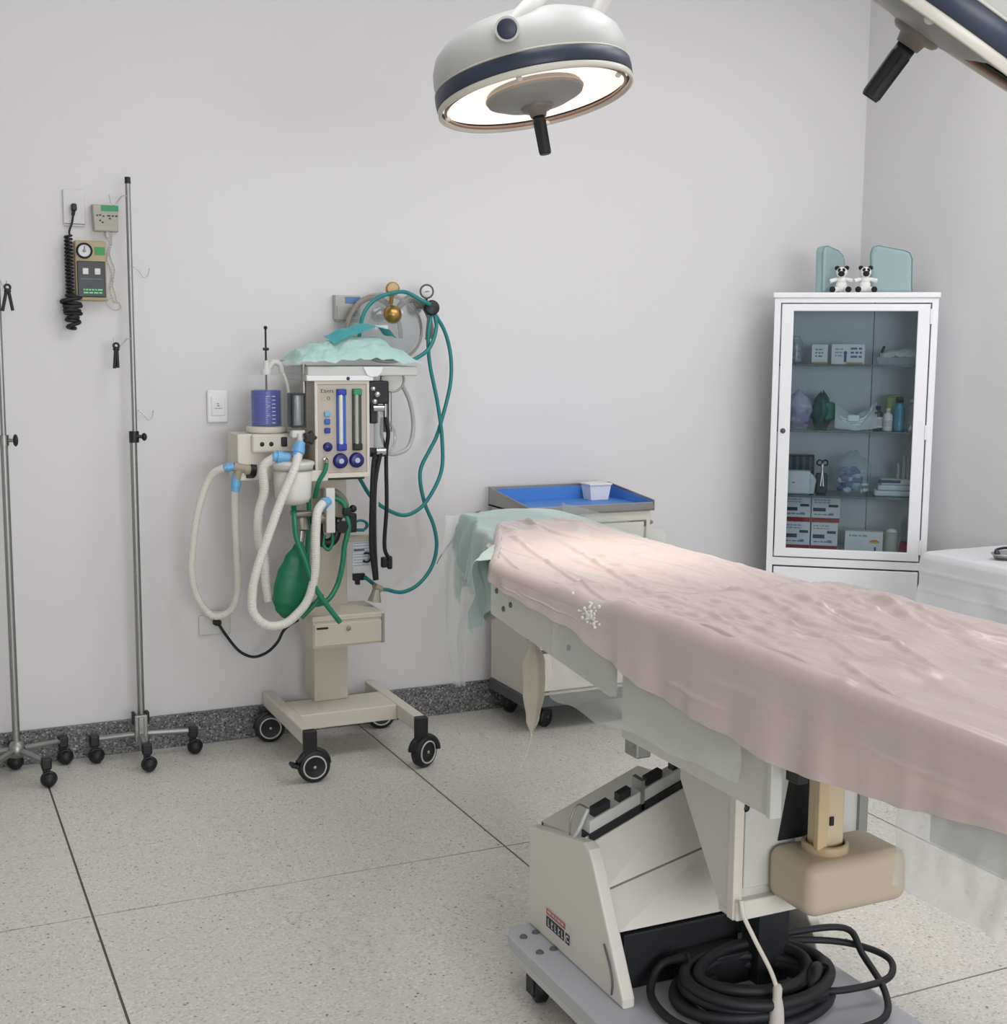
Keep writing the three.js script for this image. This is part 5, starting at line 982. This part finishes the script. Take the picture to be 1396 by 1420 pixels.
{
  const t = inside('instrument_tray', 'shallow clear tray with a folded pack on the top cabinet shelf', 'tray', 0.185, 0, 0.02);
  part(t, 'tray', [hexa([[-0.08, 0, -0.05], [0.085, 0, -0.05], [0.085, 0, 0.05], [-0.08, 0, 0.05]], [[-0.09, 0.03, -0.055], [0.095, 0.03, -0.055], [0.095, 0.03, 0.055], [-0.09, 0.03, 0.055]])], mat(0xc6ccca, 0.25, { transparent: true, opacity: 0.4 }));
  part(t, 'folded_pack', sheet((u, v) => [-0.075 + u * 0.15, 0.012 + 0.055 * Math.pow(Math.sin(Math.PI * (0.12 + v * 0.8)), 0.6) * (0.7 + 0.3 * u) + 0.012 * noise.noise(u * 6, v * 5, 1), -0.04 + v * 0.085], 24, 16), mat(0xb7bcb6, 0.6));
  part(t, 'black_clamp', bar([-0.07, 0.05, 0.045], [-0.06, 0.075, 0.04], 0.006, 10), M.blackPlastic);
  part(t, 'paper_roll', cyl(0.014, 0.014, 0.055, 0.082, 0.04, 0.03, 18), mat(0xdcdcd8, 0.6));
}
// third shelf
{
  const b = inside('dark_box', 'dark striped box behind the white package on the third cabinet shelf', 'box', -0.20, 2, -0.04);
  part(b, 'box_body', box(0.12, 0.158, 0.08, 0, 0.079, 0, 0.003), mat(0x2c3438, 0.5));
  for (let i = 0; i < 4; i++) part(b, 'box_stripe', boxL(-0.045 + i * 0.028, -0.033 + i * 0.028, 0.09, 0.155, 0.0395, 0.0412, 0), mat(0x566066, 0.5));
  const w = inside('white_package', 'white paper-wrapped package on the third cabinet shelf', 'package', -0.205, 2, 0.055);
  part(w, 'wrapper', box(0.105, 0.10, 0.07, 0, 0.05, 0, 0.01), mat(0xd5d6d6, 0.65));
  part(w, 'folded_flap', hexa([[0.04, 0.004, -0.03], [0.066, 0.004, -0.02], [0.066, 0.004, 0.02], [0.05, 0.004, 0.034]], [[0.04, 0.098, -0.03], [0.075, 0.07, -0.02], [0.075, 0.06, 0.02], [0.05, 0.095, 0.034]]), mat(0xcfd0d0, 0.65));
  part(w, 'print', new THREE.PlaneGeometry(0.03, 0.02).translate(-0.015, 0.05, 0.0355), printed(0.03, 0.02, (g, a, c) => { g.fillStyle = '#d3d4d4'; g.fillRect(0, 0, a, c); g.fillStyle = '#5a6068'; g.fillRect(a * 0.2, c * 0.35, a * 0.4, c * 0.2); }, 1000));
  const s = inside('scissor_pack', 'slim dark pouch with silver scissors on the third cabinet shelf', 'pouch', -0.108, 2, 0.04);
  part(s, 'pouch', box(0.05, 0.09, 0.03, 0, 0.045, 0, 0.01), mat(0x2a3a40, 0.5));
  part(s, 'blades', [bar([-0.004, 0.035, 0.02], [0.004, 0.13, 0.012], 0.005, 10), bar([0.008, 0.035, 0.02], [0.0, 0.13, 0.012], 0.005, 10)], M.steel);
  part(s, 'finger_rings', [new THREE.TorusGeometry(0.011, 0.0035, 8, 18).translate(-0.01, 0.135, 0.012), new THREE.TorusGeometry(0.011, 0.0035, 8, 18).translate(0.013, 0.135, 0.012)], M.blackPlastic);
  const t = bag('plastic_bag', 'clear bag of blue and white caps on the third cabinet shelf', 0.02, 2, 0.02, 0.155, 0.2, 0.1, mat(0xb9c8cc, 0.25, { transparent: true, opacity: 0.3 }));
  part(t, 'blue_caps', lumps(20, 0.065, 0.13, 0.035, 0.021), mat(0x35569c, 0.5));
  part(t, 'white_caps', lumps(26, 0.075, 0.13, 0.04, 0.017), mat(0xcdd6de, 0.6));
  const p = inside('gauze_pile', 'pile of white gauze packs with tubes standing in it', 'pile', 0.185, 2, 0.02);
  for (let i = 0; i < 3; i++) part(p, 'gauze_pack', box(0.15 - i * 0.015, 0.024, 0.09, 0.005 * i, 0.012 + i * 0.024, 0, 0.008), mat(0xd4d5d3, 0.7));
  part(p, 'dark_band', boxL(-0.06, 0.03, 0.058, 0.07, 0.03, 0.047, 0.003), mat(0x3f4b5a, 0.5));
  for (const [x, h] of [[0.022, 0.12], [0.045, 0.15], [0.062, 0.15]]) part(p, 'tube', cyl(0.008, 0.008, h, x, h / 2 + 0.02, -0.02, 14), mat(0xb6bcb4, 0.3));
}
// bottom: four red-striped cartons, a white carton, a cup
const redPrint = (k) => (g, w, h) => { g.fillStyle = '#d4d3d2'; g.fillRect(0, 0, w, h); dashes(g, w * 0.08, h * 0.08, w * 0.6, 2, h * 0.045, '#8a8f98', 2.2); g.fillStyle = '#27324e'; g.fillRect(w * (k ? 0.05 : 0.06), h * 0.42, w * 0.45, h * 0.14); g.fillRect(w * 0.6, h * 0.28, w * 0.34, h * 0.1); dashes(g, w * 0.1, h * 0.66, w * 0.7, 1, h * 0.05, '#777c86'); g.fillRect(w * 0.62, h * 0.62, w * 0.16, h * 0.1); g.fillStyle = '#8f1c33'; g.fillRect(0, h * 0.82, w, h * 0.18); };
for (const [x, l, w, txt] of [[-0.203, 0, 0.11, 'lower red-striped carton next to the cabinet lock side'], [-0.088, 0, 0.11, 'lower red-striped carton next to the white carton'], [-0.203, 0.121, 0.11, 'upper red-striped carton next to the cabinet lock side'], [-0.086, 0.121, 0.118, 'upper red-striped carton, its side turned to the open shelf space']])
  carton(txt, x, 3, 0.015, w, 0.12 - (l ? 0.012 : 0), 0.13, redPrint(l), l, 'red-striped cartons in the cabinet');
carton('low white carton with an orange picture at the cabinet bottom', 0.075, 3, 0.05, 0.155, 0.088, 0.06, (g, w, h) => { g.fillStyle = '#d9d9d6'; g.fillRect(0, 0, w, h); dashes(g, w * 0.1, h * 0.15, w * 0.5, 1, h * 0.08, '#8f959c'); dashes(g, w * 0.1, h * 0.4, w * 0.4, 4, h * 0.03, '#c2c4c4', 3); g.fillStyle = '#c98233'; g.beginPath(); g.ellipse(w * 0.78, h * 0.5, w * 0.14, h * 0.13, 0, Math.PI, 0); g.fill(); g.fillStyle = '#c7b24a'; g.fillRect(w * 0.7, h * 0.48, w * 0.2, h * 0.07); g.fillStyle = '#3a4048'; g.fillRect(w * 0.78, h * 0.72, w * 0.05, h * 0.25); });
{
  const t = inside('tape_roll', 'stacked roll of grey tape with a black core at the cabinet bottom', 'tape', 0.188, 3, 0.055);
  part(t, 'tape', lathe([[0.012, 0], [0.026, 0], [0.027, 0.004], [0.027, 0.082], [0.026, 0.086], [0.012, 0.086]], 28), mat(0xb7b1a2, 0.6));
  part(t, 'core', [cyl(0.0125, 0.0125, 0.088, 0, 0.0445, 0, 20)], M.blackPlastic);
  part(t, 'white_cap', lathe([[0, 0.104], [0.02, 0.1], [0.024, 0.088]], 24), mat(0xd6d6d2, 0.5));
  const r = inside('red_pouch', 'dark red pouch beside the tape roll at the cabinet bottom', 'pouch', 0.238, 3, 0.06);
  part(r, 'pouch', hexa([[-0.02, 0, -0.03], [0.03, 0, -0.03], [0.03, 0, 0.03], [-0.022, 0, 0.03]], [[-0.012, 0.052, -0.012], [0.026, 0.045, -0.012], [0.026, 0.045, 0.006], [-0.012, 0.052, 0.006]]), M.red);
  part(r, 'pouch_fold', boxL(-0.012, 0.026, 0.042, 0.05, -0.01, 0.008, 0.003), mat(0x6d1626, 0.5));
}
// ---------------------------------------------------------------- on top of the cabinet
function pad(label, x, z, turn, outline, thick) {
  const t = thing('arm_pad', label, 'pad', inCab(x, 1.7275, z), CAB.th + turn, 'teal pads on the cabinet');
  part(t, 'cushion', slab(outline, thick, 0.012).translate(0, 0, -thick / 2), M.tealPad);
  part(t, 'piping', sweep(outline.flatMap(([a, b], i) => { const [c, d] = outline[(i + 1) % outline.length]; return [0, 0.2, 0.4, 0.6, 0.8].map((k) => [a + (c - a) * k, (b + (d - b) * k) * 0.97 + 0.0045, thick / 2 - 0.006]); }), 0.0022, 200, 6, true), mat(0x6f9598, 0.5));
}
pad('teal padded arm support standing edge-on beside the plush toys', -0.105, 0.0, 0.95, [[-0.075, 0.001], [0.075, 0.001], [0.078, 0.13], [0.065, 0.16], [0.03, 0.18], [-0.05, 0.196], [-0.072, 0.19], [-0.08, 0.17]], 0.045);
pad('teal padded arm support facing the room on top of the cabinet', 0.145, 0.0, -0.12, [[-0.08, 0.001], [0.084, 0.001], [0.080, 0.14], [0.070, 0.165], [0.05, 0.175], [-0.06, 0.198], [-0.08, 0.19], [-0.088, 0.165]], 0.05);
function plush(x, z, turn, label) {
  const t = thing('plush_toy', label, 'toy', inCab(x, 1.7275, z), CAB.th + turn, 'plush toys on the cabinet');
  const w = mat(0xe9e8e6, 0.9), k = mat(0x1b1c20, 0.9);
  part(t, 'body', [ball(0.024, 0, 0.03, 0, 1, 1.15, 0.9), ball(0.02, 0, 0.052, 0.002)], w);
  const h = part(t, 'head', ball(0.022, 0, 0.084, 0.008, 1.05, 1, 0.95), w);
  part(h, 'muzzle', ball(0.0135, 0, 0.078, 0.024, 1, 0.9, 0.7), k);
  for (const s of [-1, 1]) {
    part(h, 'ear', ball(0.0105, s * 0.019, 0.102, 0.004, 1, 0.9, 0.6), k);
    part(h, 'eye_patch', ball(0.007, s * 0.0085, 0.092, 0.0245, 1, 1.2, 0.5), k);
    part(t, 'arm', bar([s * 0.018, 0.056, 0.004], [s * 0.046, 0.048, 0.014], 0.008, 12, 0.0095), w);
    const l = part(t, 'leg', [bar([s * 0.012, 0.016, 0.006], [s * 0.03, 0.011, 0.04], 0.0105, 12), ball(0.0105, s * 0.012, 0.016, 0.006)], w);
    part(l, 'foot', ball(0.0125, s * 0.032, 0.0125, 0.044), k);
  }
}
plush(-0.058, 0.075, -0.1, 'white plush toy with a black face, leaning toward the edge-on teal pad');
plush(0.036, 0.078, 0.1, 'white plush toy with a black face, next to the room-facing teal pad');
// ---------------------------------------------------------------- instrument table under a white cloth
{
  const x0 = 3.475, x1 = 3.98, z0 = -3.70, z1 = -2.75, y = 0.742;
  const t = thing('instrument_table', 'steel-legged instrument table hidden under the white cloth', 'table', [3.70, 0, -3.22]);
  const P = (n, g, m, parent = t) => partW(t, n, g, m, parent);
  P('table_top', boxL(x0 + 0.01, x1, y - 0.02, y, z0 + 0.01, z1, 0.003), M.brushed);
  for (const [x, z] of [[x0 + 0.04, z0 + 0.04], [x1 - 0.03, z0 + 0.04], [x0 + 0.04, z1 - 0.03], [x1 - 0.03, z1 - 0.03]]) P('leg', cyl(0.011, 0.011, y - 0.02, x, (y - 0.02) / 2, z, 16), M.brushed);
  const r = 0.022, D = 0.46;
  const f = (u, v) => {
    const X = x0 - D + u * (x1 - x0 + D), Z = z0 - 0.3 + v * (z1 - z0 + 0.3 + 0.25);
    const ox = Math.max(0, x0 - X), oz = Math.max(0, z0 - Z), of = Math.max(0, Z - z1), d = Math.hypot(ox, oz, of);
    const drop = d < r ? r - Math.sqrt(Math.max(0, r * r - d * d)) : r + (d - r) * 0.985;
    const out = (o) => Math.min(o, r) * 0.9 + (d > r ? Math.min(1, (d - r) / 0.12) * (0.012 * noise.noise(X * 7, Z * 7, 1) + 0.02 * (d - r)) : 0);
    const crease = d > 0.05 ? (0.6 + noise.noise(Z * 5, 1, 3)) * 0.003 * Math.max(0, 1 - Math.abs(d - 0.145) / 0.008) + 0.003 * Math.max(0, 1 - Math.abs(d - 0.075) / 0.01) : 0;
    return [Math.max(x0, X) - (ox > 0 ? out(ox) + crease : 0), y + 0.003 - drop + (d === 0 ? 0.0016 * noise.noise(X * 9, Z * 9, 2) + 0.001 : 0), Math.min(z1, Math.max(z0, Z)) - (oz > 0 ? out(oz) : 0) + (of > 0 ? out(of) : 0), X, Z];
  };
  soloW('white_tablecloth', sheet(f, 150, 150), mat(0xdcdee0, 0.75, { bumpMap: weaveBump, bumpScale: 0.0005 }), 'white cloth draped over the instrument table beside the cabinet', 'tablecloth');
  const k = thing('kidney_dish', 'small steel dish with a dark ring handle on the white tablecloth', 'dish', [3.63, y + 0.0065, -3.44]);
  part(k, 'dish', [lathe([[0, 0.002], [0.055, 0.002], [0.068, 0.02], [0.073, 0.022], [0.07, 0.018], [0.058, 0], [0, 0]], 40).scale(1.25, 1, 0.7)], M.steel);
  part(k, 'ring_handle', sweep([[-0.075, 0.024, 0.0], [-0.06, 0.03, -0.02], [-0.02, 0.034, -0.03], [0.03, 0.034, -0.02], [0.05, 0.03, 0.0]], 0.005, 40, 8), M.blackPlastic);
  part(k, 'handle_knob', ball(0.011, -0.076, 0.024, 0.002), M.navy);
}
// ---------------------------------------------------------------- hand the scene over
scene.traverse((o) => { if (o.isMesh) { o.castShadow = true; o.receiveShadow = true; } });
renderer.render(scene, camera);
